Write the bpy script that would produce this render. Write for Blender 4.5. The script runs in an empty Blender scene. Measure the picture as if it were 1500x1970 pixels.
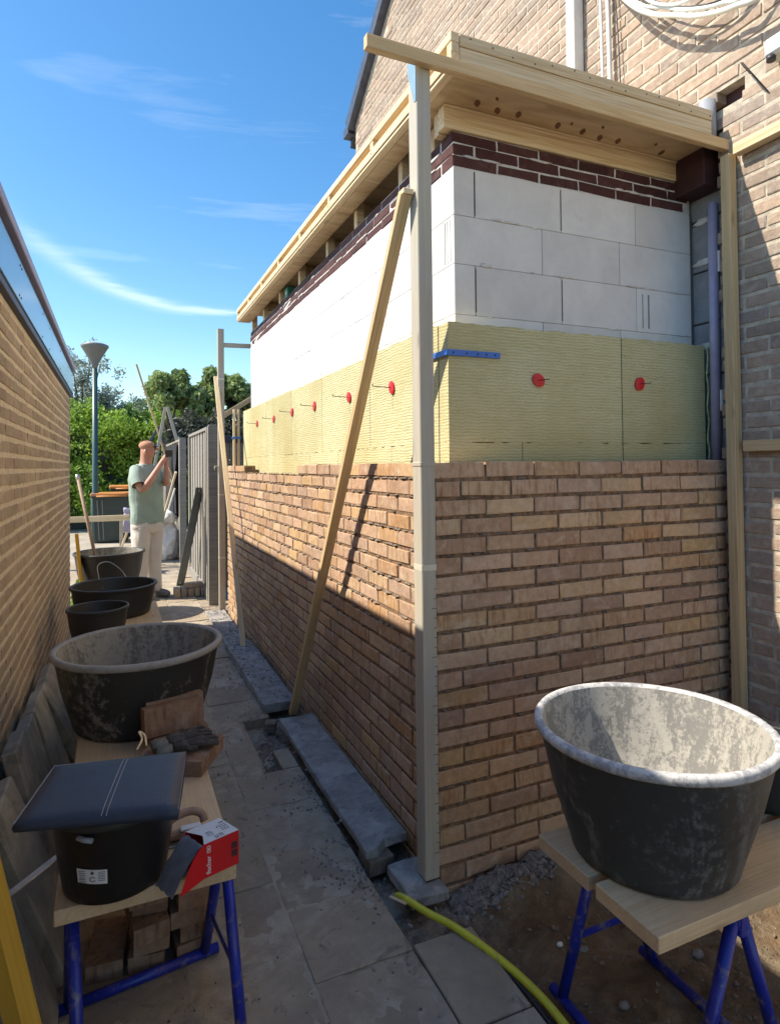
import bpy, bmesh, math, random
import numpy as np
from mathutils import Vector, Matrix, Quaternion, noise
random.seed(7); rng = np.random.default_rng(7)
S = bpy.context.scene; COL = S.collection
R = math.radians
# ------------------------------------------------------------------ camera
FPX, YAW, ROLL, PITCH, V0 = 1203.97, 23.6544, .618, .8486, 876.34
CAM = Vector((-1.0479, -1.992, 1.497))
fwd = Vector((math.sin(R(YAW))*math.cos(R(PITCH)), math.cos(R(YAW))*math.cos(R(PITCH)), math.sin(R(PITCH))))
rt0 = Vector((math.cos(R(YAW)), -math.sin(R(YAW)), 0)); up0 = rt0.cross(fwd)
crt = rt0*math.cos(R(ROLL)) - up0*math.sin(R(ROLL)); cup = rt0*math.sin(R(ROLL)) + up0*math.cos(R(ROLL))
cd = bpy.data.cameras.new('camera'); cam = bpy.data.objects.new('camera', cd); COL.objects.link(cam)
cam.matrix_world = Matrix.Translation(CAM) @ Matrix((crt, cup, -fwd)).transposed().to_4x4()
cd.sensor_fit = 'HORIZONTAL'; cd.sensor_width = 36; cd.lens = 36*FPX/1500
cd.shift_y = -(985-V0)/1500; cd.clip_start = .05; cd.clip_end = 900
S.camera = cam
def project(p):
    d = Vector(p)-CAM; z = d.dot(fwd)
    if z < .05: return None
    return 750+FPX*d.dot(crt)/z, V0-FPX*d.dot(cup)/z, z
# ------------------------------------------------------------------ light
SUN = Vector((1.41, -.47, -1.62)).normalized()
W_ = bpy.data.worlds.new('World'); S.world = W_; W_.use_nodes = True
nt = W_.node_tree; nt.nodes.clear()
sky = nt.nodes.new('ShaderNodeTexSky'); sky.sky_type = 'NISHITA'; sky.sun_disc = False
sky.sun_elevation = math.asin(-SUN.z); sky.sun_rotation = math.atan2(-SUN.x, -SUN.y)
sky.air_density = 1.0; sky.dust_density = .4; sky.ozone_density = 2.2
SKY_STRENGTH = .115
bg = nt.nodes.new('ShaderNodeBackground'); bg.inputs['Strength'].default_value = SKY_STRENGTH
out = nt.nodes.new('ShaderNodeOutputWorld')
# thin high cirrus, by sky direction
tc = nt.nodes.new('ShaderNodeTexCoord'); mp = nt.nodes.new('ShaderNodeMapping')
mp.inputs['Rotation'].default_value = (R(20), R(-28), R(15)); mp.inputs['Scale'].default_value = (1.1, 1.6, 9.)
ns = nt.nodes.new('ShaderNodeTexNoise'); ns.inputs['Scale'].default_value = 1.5; ns.inputs['Detail'].default_value = 7
ns.inputs['Roughness'].default_value = .6; ns.inputs['Distortion'].default_value = .6
cr = nt.nodes.new('ShaderNodeValToRGB'); cr.color_ramp.elements[0].position = .58; cr.color_ramp.elements[1].position = .95
cr.color_ramp.elements[1].color = (.35, .35, .35, 1)
mx = nt.nodes.new('ShaderNodeMix'); mx.data_type = 'RGBA'; mx.inputs[7].default_value = (5.2, 5.8, 6.4, 1)
hs = nt.nodes.new('ShaderNodeHueSaturation'); hs.inputs['Saturation'].default_value = 1.34; hs.inputs['Value'].default_value = .90
L = nt.links.new
L(tc.outputs['Generated'], mp.inputs[0]); L(mp.outputs[0], ns.inputs['Vector']); L(ns.outputs['Fac'], cr.inputs[0])
L(cr.outputs[0], mx.inputs[0]); L(sky.outputs[0], hs.inputs['Color']); L(hs.outputs[0], mx.inputs[6])
# one longer wisp of cirrus: a curved band of sky directions
def vdot(vec):
    n = nt.nodes.new('ShaderNodeVectorMath'); n.operation = 'DOT_PRODUCT'; L(nrm_.outputs[0], n.inputs[0]); n.inputs[1].default_value = vec; return n.outputs['Value']
nrm_ = nt.nodes.new('ShaderNodeVectorMath'); nrm_.operation = 'NORMALIZE'; L(tc.outputs['Generated'], nrm_.inputs[0])
def mth(op, a, b=0., clamp=False):
    n = nt.nodes.new('ShaderNodeMath'); n.operation = op; n.use_clamp = clamp
    for i, v in enumerate((a, b)):
        if isinstance(v, (int, float)): n.inputs[i].default_value = v
        else: L(v, n.inputs[i])
    return n.outputs[0]
av = vdot((-.21748, .27116, -.93764)); sv = vdot((.97487, .0128, -.22242)); mv = vdot((.0483, .9624, .2671))
n3 = nt.nodes.new('ShaderNodeTexNoise'); n3.inputs['Scale'].default_value = 9; n3.inputs['Detail'].default_value = 6; n3.inputs['Roughness'].default_value = .65; L(mp.outputs[0], n3.inputs['Vector'])
arc = mth('MULTIPLY', mth('SUBTRACT', 1., mth('MULTIPLY', mth('MULTIPLY', sv, sv), 54.9)), .0262)
off = mth('ADD', mth('SUBTRACT', av, arc), mth('MULTIPLY', mth('SUBTRACT', n3.outputs['Fac'], .5), .018))
wd = mth('MULTIPLY', mth('SUBTRACT', .22, sv), .035)
g1_ = mth('DIVIDE', off, wd); gauss = mth('POWER', 2.718, mth('MULTIPLY', mth('MULTIPLY', g1_, g1_), -1.))
rng_ = mth('MULTIPLY', mth('MULTIPLY', mth('ADD', sv, .22), 6., True), mth('MULTIPLY', mth('SUBTRACT', .45, sv), 6., True))
wisp = mth('MULTIPLY', mth('MULTIPLY', gauss, mth('MULTIPLY', rng_, mth('GREATER_THAN', mv, 0.))), mth('MULTIPLY', n3.outputs['Fac'], .62), True)
mx2 = nt.nodes.new('ShaderNodeMix'); mx2.data_type = 'RGBA'; mx2.inputs[7].default_value = (5.2, 5.8, 6.4, 1)
L(wisp, mx2.inputs[0]); L(mx.outputs[2], mx2.inputs[6]); L(mx2.outputs[2], bg.inputs[0]); L(bg.outputs[0], out.inputs[0])
sl = bpy.data.lights.new('sun', 'SUN'); sl.energy = 2.9; sl.angle = R(.5); sl.color = (1, .96, .90)
so = bpy.data.objects.new('sun', sl); COL.objects.link(so)
so.rotation_euler = SUN.to_track_quat('-Z', 'Y').to_euler(); so.location = (-8, 4, 12)
S.view_settings.view_transform = 'Standard'; S.view_settings.look = 'None'
S.view_settings.use_white_balance = True; S.view_settings.white_balance_temperature = 7400; S.view_settings.white_balance_tint = 10
S.view_settings.exposure = 1.36; S.view_settings.gamma = 1; S.view_settings.use_curve_mapping = False
S.cycles.max_bounces = 8; S.cycles.diffuse_bounces = 5; S.cycles.glossy_bounces = 3
# ------------------------------------------------------------------ materials
def N(nt, t, **k):
    n = nt.nodes.new(t)
    for a, b in k.items(): setattr(n, a, b)
    return n
def ramp(nt, fac, stops):
    r = N(nt, 'ShaderNodeValToRGB'); e = r.color_ramp.elements
    e[0].position = stops[0][0]; e[0].color = (*stops[0][1], 1); e[1].position = stops[-1][0]; e[1].color = (*stops[-1][1], 1)
    for p, c in stops[1:-1]:
        q = e.new(p); q.color = (*c, 1)
    nt.links.new(fac, r.inputs[0]); return r.outputs[0]
def noisen(nt, vec, sc, det=4, rough=.55, dist=0):
    n = N(nt, 'ShaderNodeTexNoise'); n.inputs['Scale'].default_value = sc; n.inputs['Detail'].default_value = det
    n.inputs['Roughness'].default_value = rough; n.inputs['Distortion'].default_value = dist
    if vec: nt.links.new(vec, n.inputs['Vector'])
    return n.outputs['Fac']
def mathn(nt, op, a, b=None, clamp=False):
    n = N(nt, 'ShaderNodeMath', operation=op); n.use_clamp = clamp
    for i, v in enumerate((a, b)):
        if v is None: continue
        if isinstance(v, (int, float)): n.inputs[i].default_value = v
        else: nt.links.new(v, n.inputs[i])
    return n.outputs[0]
def mixc(nt, fac, a, b, mode='MIX'):
    n = N(nt, 'ShaderNodeMix'); n.data_type = 'RGBA'; n.blend_type = mode
    for i, v in ((0, fac), (6, a), (7, b)):
        if isinstance(v, (int, float)): n.inputs[i].default_value = v
        elif isinstance(v, tuple): n.inputs[i].default_value = (*v, 1)
        else: nt.links.new(v, n.inputs[i])
    return n.outputs[2]
def newmat(name):
    m = bpy.data.materials.new(name); m.use_nodes = True; nt = m.node_tree; nt.nodes.clear()
    b = N(nt, 'ShaderNodeBsdfPrincipled'); o = N(nt, 'ShaderNodeOutputMaterial'); nt.links.new(b.outputs[0], o.inputs[0])
    return m, nt, b
def bump(nt, b, h, st=.3, dist=.01):
    n = N(nt, 'ShaderNodeBump'); n.inputs['Strength'].default_value = st; n.inputs['Distance'].default_value = dist
    nt.links.new(h, n.inputs['Height']); nt.links.new(n.outputs[0], b.inputs['Normal'])
def pos(nt): return N(nt, 'ShaderNodeNewGeometry').outputs['Position']
def objc(nt, scale=(1, 1, 1)):
    t = N(nt, 'ShaderNodeTexCoord'); m = N(nt, 'ShaderNodeMapping'); m.inputs['Scale'].default_value = scale
    nt.links.new(t.outputs['Object'], m.inputs[0]); return m.outputs[0]
def rnd(nt):
    a = N(nt, 'ShaderNodeObjectInfo').outputs['Random']; b = N(nt, 'ShaderNodeNewGeometry').outputs['Random Per Island']
    return mathn(nt, 'FRACT', mathn(nt, 'ADD', a, b))
def simple(name, col, rough=.6, var=.25, sc=20, bst=.15, metal=0, spec=.5, dirt=None, dsc=6, dlo=.5, dhi=.7, bsc=None, bd=.004):
    m, nt, b = newmat(name); p = pos(nt)
    f = noisen(nt, p, sc, 5, .6)
    lo = tuple(c*(1-var) for c in col); hi = tuple(min(1, c*(1+var)) for c in col)
    c = ramp(nt, f, [(.3, lo), (.7, hi)])
    if dirt:
        d = ramp(nt, noisen(nt, p, dsc, 8, .68, .4), [(dlo, (0, 0, 0)), (dhi, (1, 1, 1))])
        c = mixc(nt, d, c, dirt)
    nt.links.new(c, b.inputs['Base Color']); b.inputs['Roughness'].default_value = rough
    b.inputs['Metallic'].default_value = metal; b.inputs['Specular IOR Level'].default_value = spec
    if bst: bump(nt, b, noisen(nt, p, bsc or sc*4, 5, .65), bst, bd)
    return m
def brickmat(name, stops, streak=None, sc=35, rough=.88, bst=.5, lo=.72, hi=1.12, dust=None):
    m, nt, b = newmat(name); p = pos(nt); r = rnd(nt)
    c = ramp(nt, r, stops)
    n1 = noisen(nt, p, sc, 6, .65)
    c = mixc(nt, 1., c, ramp(nt, n1, [(.25, (lo,)*3), (.75, (hi,)*3)]), 'MULTIPLY')
    c = mixc(nt, 1., c, ramp(nt, noisen(nt, p, 2.2, 3, .5), [(.3, (.85, .84, .84)), (.7, (1.1, 1.08, 1.05))]), 'MULTIPLY')
    if streak:
        mpn = N(nt, 'ShaderNodeMapping'); mpn.inputs['Scale'].default_value = (60, 60, 9); nt.links.new(p, mpn.inputs[0])
        s = noisen(nt, mpn.outputs[0], 1, 3, .5)
        s = mathn(nt, 'MULTIPLY', ramp(nt, s, [(.5, (0, 0, 0)), (.72, (1, 1, 1))]), ramp(nt, mathn(nt, 'FRACT', mathn(nt, 'MULTIPLY', r, 7.3)), [(.35, (0, 0, 0)), (.6, (.75, .75, .75))]))
        c = mixc(nt, s, c, streak)
    if dust:
        d = ramp(nt, noisen(nt, p, 14, 8, .7, .5), [(.52, (0, 0, 0)), (.72, (.75, .75, .75))])
        c = mixc(nt, d, c, dust)
    nt.links.new(c, b.inputs['Base Color']); b.inputs['Roughness'].default_value = rough; b.inputs['Specular IOR Level'].default_value = .25
    h = mathn(nt, 'ADD', noisen(nt, p, 90, 5, .7), mathn(nt, 'MULTIPLY', noisen(nt, p, 22, 3, .5), 1.5))
    bump(nt, b, h, bst, .004)
    return m
def woodmat(name, c1, c2, knot=True, rough=.65, sc=1., grain=48, dirt=None):
    m, nt, b = newmat(name); r = rnd(nt)
    t = N(nt, 'ShaderNodeTexCoord'); ad = N(nt, 'ShaderNodeVectorMath', operation='ADD'); nt.links.new(t.outputs['Object'], ad.inputs[0])
    cx = N(nt, 'ShaderNodeCombineXYZ'); nt.links.new(mathn(nt, 'MULTIPLY', r, 37.), cx.inputs[0]); nt.links.new(mathn(nt, 'MULTIPLY', r, 11.), cx.inputs[1]); nt.links.new(cx.outputs[0], ad.inputs[1])
    mpn = N(nt, 'ShaderNodeMapping'); mpn.inputs['Scale'].default_value = (1.3*sc, grain*sc, grain*sc); nt.links.new(ad.outputs[0], mpn.inputs[0])
    g = noisen(nt, mpn.outputs[0], 1.6, 6, .6, 1.2)
    c = ramp(nt, g, [(.3, c2), (.62, c1)])
    c = mixc(nt, 1., c, ramp(nt, r, [(0, (.88, .88, .88)), (1, (1.08, 1.06, 1.02))]), 'MULTIPLY')
    if knot:
        m2 = N(nt, 'ShaderNodeMapping'); m2.inputs['Scale'].default_value = (3.2, 11, 11); nt.links.new(ad.outputs[0], m2.inputs[0])
        v = N(nt, 'ShaderNodeTexVoronoi'); v.inputs['Scale'].default_value = 1.; nt.links.new(m2.outputs[0], v.inputs['Vector'])
        k = ramp(nt, v.outputs['Distance'], [(.05, (1, 1, 1)), (.14, (0, 0, 0))])
        c = mixc(nt, mathn(nt, 'MULTIPLY', k, .55), c, tuple(x*.45 for x in c2))
    if dirt:
        d = ramp(nt, noisen(nt, pos(nt), 5, 8, .7, .5), [(.45, (0, 0, 0)), (.7, (.8, .8, .8))])
        c = mixc(nt, d, c, dirt)
    nt.links.new(c, b.inputs['Base Color']); b.inputs['Roughness'].default_value = rough; b.inputs['Specular IOR Level'].default_value = .3
    bump(nt, b, g, .12, .003)
    return m
def plastic_dusty(name, base, dust, amt, rough=.45, sc=7, streak=True):
    m, nt, b = newmat(name); p = pos(nt)
    mpn = N(nt, 'ShaderNodeMapping'); mpn.inputs['Scale'].default_value = (1, 1, .35 if streak else 1); nt.links.new(p, mpn.inputs[0])
    n1 = noisen(nt, mpn.outputs[0], sc, 9, .72, .6); n2 = noisen(nt, p, sc*6, 6, .75)
    n = mathn(nt, 'ADD', mathn(nt, 'MULTIPLY', n1, .6), mathn(nt, 'MULTIPLY', n2, .4))
    k = ramp(nt, n, [(.70-amt*.4, (0, 0, 0)), (.77-amt*.4, (1, 1, 1))])
    d = mixc(nt, noisen(nt, p, 30, 5, .7), tuple(x*.62 for x in dust), dust)
    c = mixc(nt, k, base, d)
    nt.links.new(c, b.inputs['Base Color'])
    nt.links.new(ramp(nt, k, [(0, (rough,)*3), (1, (.95,)*3)]), b.inputs['Roughness'])
    b.inputs['Specular IOR Level'].default_value = .4
    bump(nt, b, n, .5, .004)
    return m
M = {}
M['brick_new'] = brickmat('pink_buff_brick', [(0, (0.374, 0.231, 0.157)), (.15, (0.510, 0.345, 0.237)), (.32, (0.602, 0.426, 0.294)), (.46, (0.464, 0.322, 0.242)), (.58, (0.567, 0.381, 0.195)), (.70, (0.408, 0.271, 0.200)), (.82, (0.623, 0.450, 0.284)), (.92, (0.499, 0.299, 0.157)), (1, (0.555, 0.381, 0.278))], streak=(0.294, 0.133, 0.058), dust=(0.588, 0.484, 0.368))
M['mortar_new'] = simple('damp_brown_mortar', (0.212, 0.134, 0.082), .95, .6, 45, 1.)
M['mortar_crumb'] = simple('drying_mortar', (.20, .155, .12), .95, .4, 30, .8)
M['brick_house'] = brickmat('grey_brown_brick', [(0, (0.320, 0.256, 0.206)), (.3, (0.373, 0.288, 0.226)), (.6, (0.427, 0.327, 0.252)), (.8, (0.342, 0.283, 0.241)), (1, (0.459, 0.348, 0.267))], dust=(0.512, 0.457, 0.370), bst=.8)
M['mortar_house'] = simple('grey_beige_mortar', (0.457, 0.404, 0.325), .95, .3, 25, .8)
M['brick_garage'] = brickmat('yellow_brown_brick', [(0, (0.370, 0.282, 0.190)), (.4, (0.436, 0.329, 0.224)), (.7, (0.396, 0.289, 0.205)), (1, (0.475, 0.363, 0.243))], bst=.5)
M['mortar_garage'] = simple('pale_raked_mortar', (0.605, 0.489, 0.343), .95, .2, 20, .8)
M['brick_brown'] = brickmat('dark_brown_brick', [(0, (0.061, 0.025, 0.025)), (.5, (0.083, 0.031, 0.031)), (1, (0.110, 0.046, 0.043))], rough=.7, dust=(0.154, 0.076, 0.071))
M['mortar_white'] = simple('white_adhesive', (.62, .60, .57), .9, .2, 30, .6)
def blockmat():
    m, nt, b = newmat('aerated_concrete'); p = pos(nt); r = rnd(nt)
    c = ramp(nt, r, [(0, (.66, .65, .63)), (.5, (.72, .71, .69)), (1, (.76, .755, .74))])
    c = mixc(nt, 1., c, ramp(nt, noisen(nt, p, 5, 7, .7, .6), [(.3, (.88, .88, .88)), (.65, (1.03, 1.03, 1.02))]), 'MULTIPLY')
    d = ramp(nt, noisen(nt, p, 3.1, 9, .75, 1.2), [(.62, (0, 0, 0)), (.75, (.5, .5, .5))]); c = mixc(nt, d, c, (.50, .49, .46))
    v = N(nt, 'ShaderNodeTexVoronoi'); v.inputs['Scale'].default_value = 170; nt.links.new(p, v.inputs['Vector'])
    pit = ramp(nt, v.outputs['Distance'], [(.08, (0, 0, 0)), (.3, (1, 1, 1))]); c = mixc(nt, 1., c, mixc(nt, .12, (1., 1., 1.), pit), 'MULTIPLY')
    nt.links.new(c, b.inputs['Base Color']); b.inputs['Roughness'].default_value = .95; b.inputs['Specular IOR Level'].default_value = .2
    bump(nt, b, mathn(nt, 'ADD', pit, noisen(nt, p, 30, 6, .7)), .35, .003); return m
M['block'] = blockmat()
M['grey_block'] = simple('grey_concrete_block', (.26, .27, .28), .95, .2, 12, .6, dirt=(.42, .41, .39), dsc=7, dlo=.62, dhi=.8)
M['groove'] = simple('recessed_joint', (.12, .115, .11), .95, .2, 20, .3)
M['wood_new'] = woodmat('fresh_spruce', (.78, .65, .44), (.54, .38, .20))
M['wood_grey'] = woodmat('weathered_post_wood', (.47, .44, .36), (.38, .35, .29), dirt=(.44, .42, .39))
M['wood_honey'] = woodmat('honey_pine', (.66, .49, .28), (.48, .33, .17))
M['wood_ply'] = woodmat('plywood', (.68, .52, .33), (.46, .31, .17), grain=5, knot=False, sc=1.3)
M['wood_orange'] = woodmat('orange_ply', (.62, .36, .17), (.50, .27, .12), knot=False)
M['wood_plank'] = woodmat('shelf_plank', (.66, .50, .32), (.54, .38, .22), dirt=(.45, .34, .22))
M['wood_fence'] = woodmat('grey_weathered_fence', (.36, .335, .30), (.22, .205, .185), knot=True, grain=30)
M['wood_yellow'] = woodmat('yellow_formwork_beam', (.62, .38, .06), (.50, .28, .035), knot=False, grain=14)
M['knot'] = simple('knot_patch', (.16, .07, .03), .6, .4, 60, .1)
def insul():
    m, nt, b = newmat('mineral_wool'); p = pos(nt)
    mpn = N(nt, 'ShaderNodeMapping'); mpn.inputs['Scale'].default_value = (7, 7, 62); nt.links.new(p, mpn.inputs[0])
    n = noisen(nt, mpn.outputs[0], 1, 5, .65, 1.3)
    w = N(nt, 'ShaderNodeTexWave'); w.wave_type = 'BANDS'; w.bands_direction = 'Z'; w.inputs['Scale'].default_value = 25.
    w.inputs['Distortion'].default_value = 5.; w.inputs['Detail'].default_value = 2.5; w.inputs['Detail Scale'].default_value = 1.1; w.inputs['Detail Roughness'].default_value = .6; nt.links.new(p, w.inputs[0])
    m3 = N(nt, 'ShaderNodeMapping'); m3.inputs['Scale'].default_value = (9, 9, .8); nt.links.new(p, m3.inputs[0]); colm = noisen(nt, m3.outputs[0], 1, 2, .5)
    h = mathn(nt, 'ADD', mathn(nt, 'MULTIPLY', w.outputs['Fac'], mathn(nt, 'MULTIPLY', colm, .55)), mathn(nt, 'ADD', mathn(nt, 'MULTIPLY', n, .6), mathn(nt, 'MULTIPLY', noisen(nt, p, 75, 10, .8, 2.5), .8)))
    c = ramp(nt, h, [(.42, (.24, .22, .10)), (.68, (.49, .465, .255)), (1., (.66, .63, .41))])
    c = mixc(nt, ramp(nt, noisen(nt, p, 1.7, 3, .5), [(.38, (0, 0, 0)), (.66, (.62, .62, .62))]), c, (.47, .40, .19))
    c = mixc(nt, 1., c, ramp(nt, rnd(nt), [(0, (.93, .93, .9)), (1, (1.05, 1.04, 1.05))]), 'MULTIPLY')
    nt.links.new(c, b.inputs['Base Color']); b.inputs['Roughness'].default_value = .97; b.inputs['Specular IOR Level'].default_value = .1
    bump(nt, b, h, .7, .006); return m
M['wool'] = insul()
M['red'] = simple('red_plastic', (.62, .02, .03), .4, .1, 20, 0)
M['wire'] = simple('steel_wire', (.10, .09, .08), .5, .2, 20, 0, metal=.6)
M['blue_strip'] = simple('blue_plastic_strip', (.03, .16, .55), .45, .1, 20, 0)
M['lilac'] = simple('lilac_pvc', (.40, .375, .53), .4, .1, 12, 0, dirt=(.48, .46, .56), dsc=9)
M['pvc_grey'] = simple('grey_pvc', (.30, .32, .36), .45, .1, 12, 0)
M['pvc_white'] = simple('white_pvc', (.68, .68, .66), .4, .08, 12, 0)
M['cable'] = simple('white_cable', (.66, .70, .66), .5, .08, 12, 0)
M['redox'] = simple('red_brown_primer', (.055, .018, .018), .7, .3, 10, .2)
M['tape'] = simple('clear_tape', (.62, .58, .48), .3, .08, 12, 0)
M['film'] = simple('bluish_foil', (.24, .38, .47), .3, .2, 12, .1)
M['slate'] = simple('dark_roof_trim', (.055, .07, .10), .4, .3, 14, .2)
M['coping'] = simple('lilac_grey_coping', (.28, .27, .40), .45, .12, 8, .1)
M['trim_dark'] = simple('dark_blue_trim', (.018, .022, .07), .5, .2, 8, .1)
def panelm():
    m, nt, b = newmat('fascia_panel'); b.inputs['Base Color'].default_value = (.12, .27, .50, 1); b.inputs['Roughness'].default_value = .18  # blue base colour stands in for the sky reflected in the panel
    b.inputs['Specular IOR Level'].default_value = .6; b.inputs['Coat Weight'].default_value = .0; b.inputs['Coat Roughness'].default_value = .05
    return m
M['panel'] = panelm()
M['tile'] = simple('worn_paving', (0.361, 0.299, 0.221), .93, .2, 5, .6, bsc=60, dirt=(0.259, 0.202, 0.139), dsc=2.3, dlo=.45, dhi=.72)
def _stain(name, dustc, lo_, hi_, sc_):
    m = M[name]; nt = m.node_tree; b = [n for n in nt.nodes if n.type == 'BSDF_PRINCIPLED'][0]; src = b.inputs['Base Color'].links[0].from_socket
    d = ramp(nt, noisen(nt, pos(nt), sc_, 9, .72, .8), [(lo_, (0, 0, 0)), (hi_, (.85, .85, .85))]); nt.links.new(mixc(nt, d, src, dustc), b.inputs['Base Color'])
_stain('tile', (.47, .43, .36), .53, .72, 1.6)
_stain('tile', (.13, .11, .09), .57, .68, 11)
_stain('tile', (.24, .20, .16), .50, .62, .9)
M['sand'] = simple('earth_and_sand', (0.150, 0.100, 0.057), .97, .5, 6, 1.0, bsc=45, dirt=(0.281, 0.232, 0.163), dsc=3.1, dlo=.46, dhi=.66, bd=.02)
M['trench'] = simple('dark_trench_soil', (0.168, 0.134, 0.100), .97, .5, 10, 1.0, bsc=50, dirt=(0.360, 0.325, 0.265), dsc=7, dlo=.45, dhi=.6, bd=.02)
M['dust'] = simple('dusty_mortar_spill', (0.362, 0.305, 0.233), .97, .22, 16, 1., bsc=120, dirt=(0.454, 0.409, 0.332), dsc=4, dlo=.5, dhi=.66)
M['street'] = simple('pale_street_paving', (.36, .32, .26), .95, .2, 3, .3)
M['ground'] = simple('ground_far', (.22, .20, .16), .97, .3, 1.5, .3)
M['slab'] = simple('rough_concrete_slab', (.29, .285, .275), .93, .35, 12, 1., bsc=40, dirt=(.48, .475, .46), dsc=8, dlo=.47, dhi=.68, bd=.012)
M['slab_lean'] = simple('old_paving_slab', (.29, .265, .215), .95, .25, 9, .8, bsc=60, dirt=(.12, .11, .09), dsc=5)
M['crumb'] = simple('mortar_crumbs', (.22, .21, .20), .95, .4, 30, .6)
M['tub_clean'] = plastic_dusty('black_tub_plastic', (.034, .035, .034), (.16, .155, .145), .22, .45)
M['tub_out'] = plastic_dusty('scuffed_tub_plastic', (.045, .047, .047), (.17, .17, .165), .50, .5, 6)
M['tub_in'] = plastic_dusty('mortar_caked_plastic', (.20, .197, .185), (.47, .455, .405), .60, .85, 16)
M['tub_in2'] = plastic_dusty('mortar_stained_plastic', (.15, .14, .125), (.38, .355, .30), .60, .8, 11)
M['tub_rim'] = plastic_dusty('caked_rim', (.30, .31, .33), (.68, .68, .67), .62, .6, 12, False)
M['tub_rim2'] = plastic_dusty('stained_rim', (.24, .23, .215), (.38, .365, .335), .62, .6, 12, False)
M['bucket'] = plastic_dusty('bucket_black', (.008, .008, .009), (.12, .12, .12), .10, .38)
M['tub_left'] = plastic_dusty('mortar_splashed_plastic', (.030, .030, .029), (.26, .24, .20), .46, .5, 5)
M['brick_loose'] = brickmat('brown_loose_brick', [(0, (.25, .15, .10)), (.5, (.30, .19, .13)), (1, (.34, .22, .15))], streak=(.14, .07, .04), dust=(.36, .29, .23))
M['leather'] = simple('navy_pad_vinyl', (.022, .040, .075), .48, .15, 60, .35, bsc=420)
M['seam'] = simple('white_seam', (.30, .32, .36), .7, .1, 10, 0)
M['steel_blue'] = simple('blue_enamel', (.012, .028, .30), .32, .25, 14, .1, dirt=(.20, .18, .20), dsc=22, dlo=.54, dhi=.66)
M['box_red'] = simple('red_carton', (.56, .006, .012), .5, .05, 8, 0)
M['box_white'] = simple('white_carton', (.62, .64, .68), .5, .05, 8, 0)
M['box_in'] = simple('grey_plastic_bag', (.16, .18, .22), .35, .3, 25, .2)
M['ink'] = simple('black_print', (.03, .03, .03), .6, .1, 8, 0)
M['paint_white'] = simple('white_print', (.80, .80, .80), .5, .02, 8, 0)
M['trowel_wood'] = simple('worn_handle', (.30, .20, .14), .6, .2, 40, .1)
M['steel'] = simple('grey_steel', (.42, .40, .37), .35, .2, 20, .1, metal=.7)
M['glove'] = simple('dirty_black_glove', (.045, .040, .038), .9, .4, 30, .7, dirt=(.14, .13, .12), dsc=25)
M['glove_cuff'] = simple('grey_green_cuff', (.13, .14, .13), .9, .3, 30, .5)
M['hose'] = simple('yellow_hose', (.62, .60, .05), .4, .1, 12, .2, dirt=(.30, .28, .12), dsc=18, dlo=.55)
M['hose_dark'] = simple('dark_cable', (.03, .03, .035), .5, .1, 12, 0)
M['bar'] = simple('dark_galvanised', (.10, .115, .12), .5, .2, 9, .1, metal=.3)
M['skin'] = simple('skin', (.55, .27, .19), .55, .12, 9, .1)
M['shirt'] = simple('sage_tshirt', (.33, .43, .37), .9, .06, 6, .3, bsc=14, bd=.02)
M['trouser'] = simple('cream_trousers', (.74, .68, .61), .9, .08, 6, .3, bsc=14, bd=.02)
M['shoe'] = simple('grey_shoe', (.18, .17, .16), .7, .2, 9, 0)
M['phone'] = simple('black_phone', (.012, .012, .014), .2, .1, 9, 0)
M['hair'] = simple('reddish_stubble', (.50, .26, .165), .9, .15, 40, .2)
M['bin'] = simple('dark_green_bin', (.025, .045, .042), .4, .15, 5, 0)
M['orange'] = simple('orange_lid', (.62, .26, .07), .45, .15, 5, 0)
M['violet'] = simple('violet_sticker', (.16, .10, .50), .5, .1, 5, 0)
M['bag'] = simple('white_woven_bag', (.80, .79, .77), .75, .1, 12, .8, bsc=22, bd=.03)
M['car_white'] = simple('white_car_paint', (.66, .70, .76), .2, .03, 2, 0)
M['glass'] = simple('dark_car_glass', (.015, .02, .03), .08, .1, 2, 0)
M['rubber'] = simple('tyre', (.02, .02, .02), .8, .2, 9, .1)
M['pole_green'] = simple('green_pole', (.045, .10, .10), .4, .1, 5, 0)
M['lamp_grey'] = simple('lamp_cone', (.17, .18, .18), .5, .08, 5, 0)  # darkened grey: shade of the cone's underside is put into the colour
M['lamp_dome'] = simple('lamp_dome', (.68, .72, .70), .3, .05, 5, 0)
M['cloth'] = simple('black_cloth', (.022, .024, .030), .85, .3, 9, .6, bsc=16, bd=.03)
M['bark'] = simple('bark', (.10, .08, .06), .95, .4, 20, .8)
M['foam'] = simple('green_foam', (.42, .52, .22), .8, .3, 30, .8)
M['teal'] = simple('teal_pack', (.01, .22, .17), .5, .1, 9, 0)
def leafmat(name, a, b_, c_):
    m, nt, b = newmat(name); r = rnd(nt)
    f = mathn(nt, 'ADD', mathn(nt, 'MULTIPLY', r, .55), mathn(nt, 'MULTIPLY', noisen(nt, pos(nt), 1.3, 3, .6), .5))
    c = ramp(nt, f, [(.2, a), (.5, b_), (.85, c_)])
    nt.links.new(c, b.inputs['Base Color']); b.inputs['Roughness'].default_value = .5
    tr = N(nt, 'ShaderNodeBsdfTranslucent'); nt.links.new(c, tr.inputs[0]); mxs = N(nt, 'ShaderNodeMixShader'); mxs.inputs[0].default_value = .4
    o = [n for n in nt.nodes if n.type == 'OUTPUT_MATERIAL'][0]
    nt.links.new(b.outputs[0], mxs.inputs[1]); nt.links.new(tr.outputs[0], mxs.inputs[2]); nt.links.new(mxs.outputs[0], o.inputs[0]); return m
M['leaf_hedge'] = leafmat('hedge_leaf', (.12, .20, .03), (.27, .44, .06), (.46, .66, .12))
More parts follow.
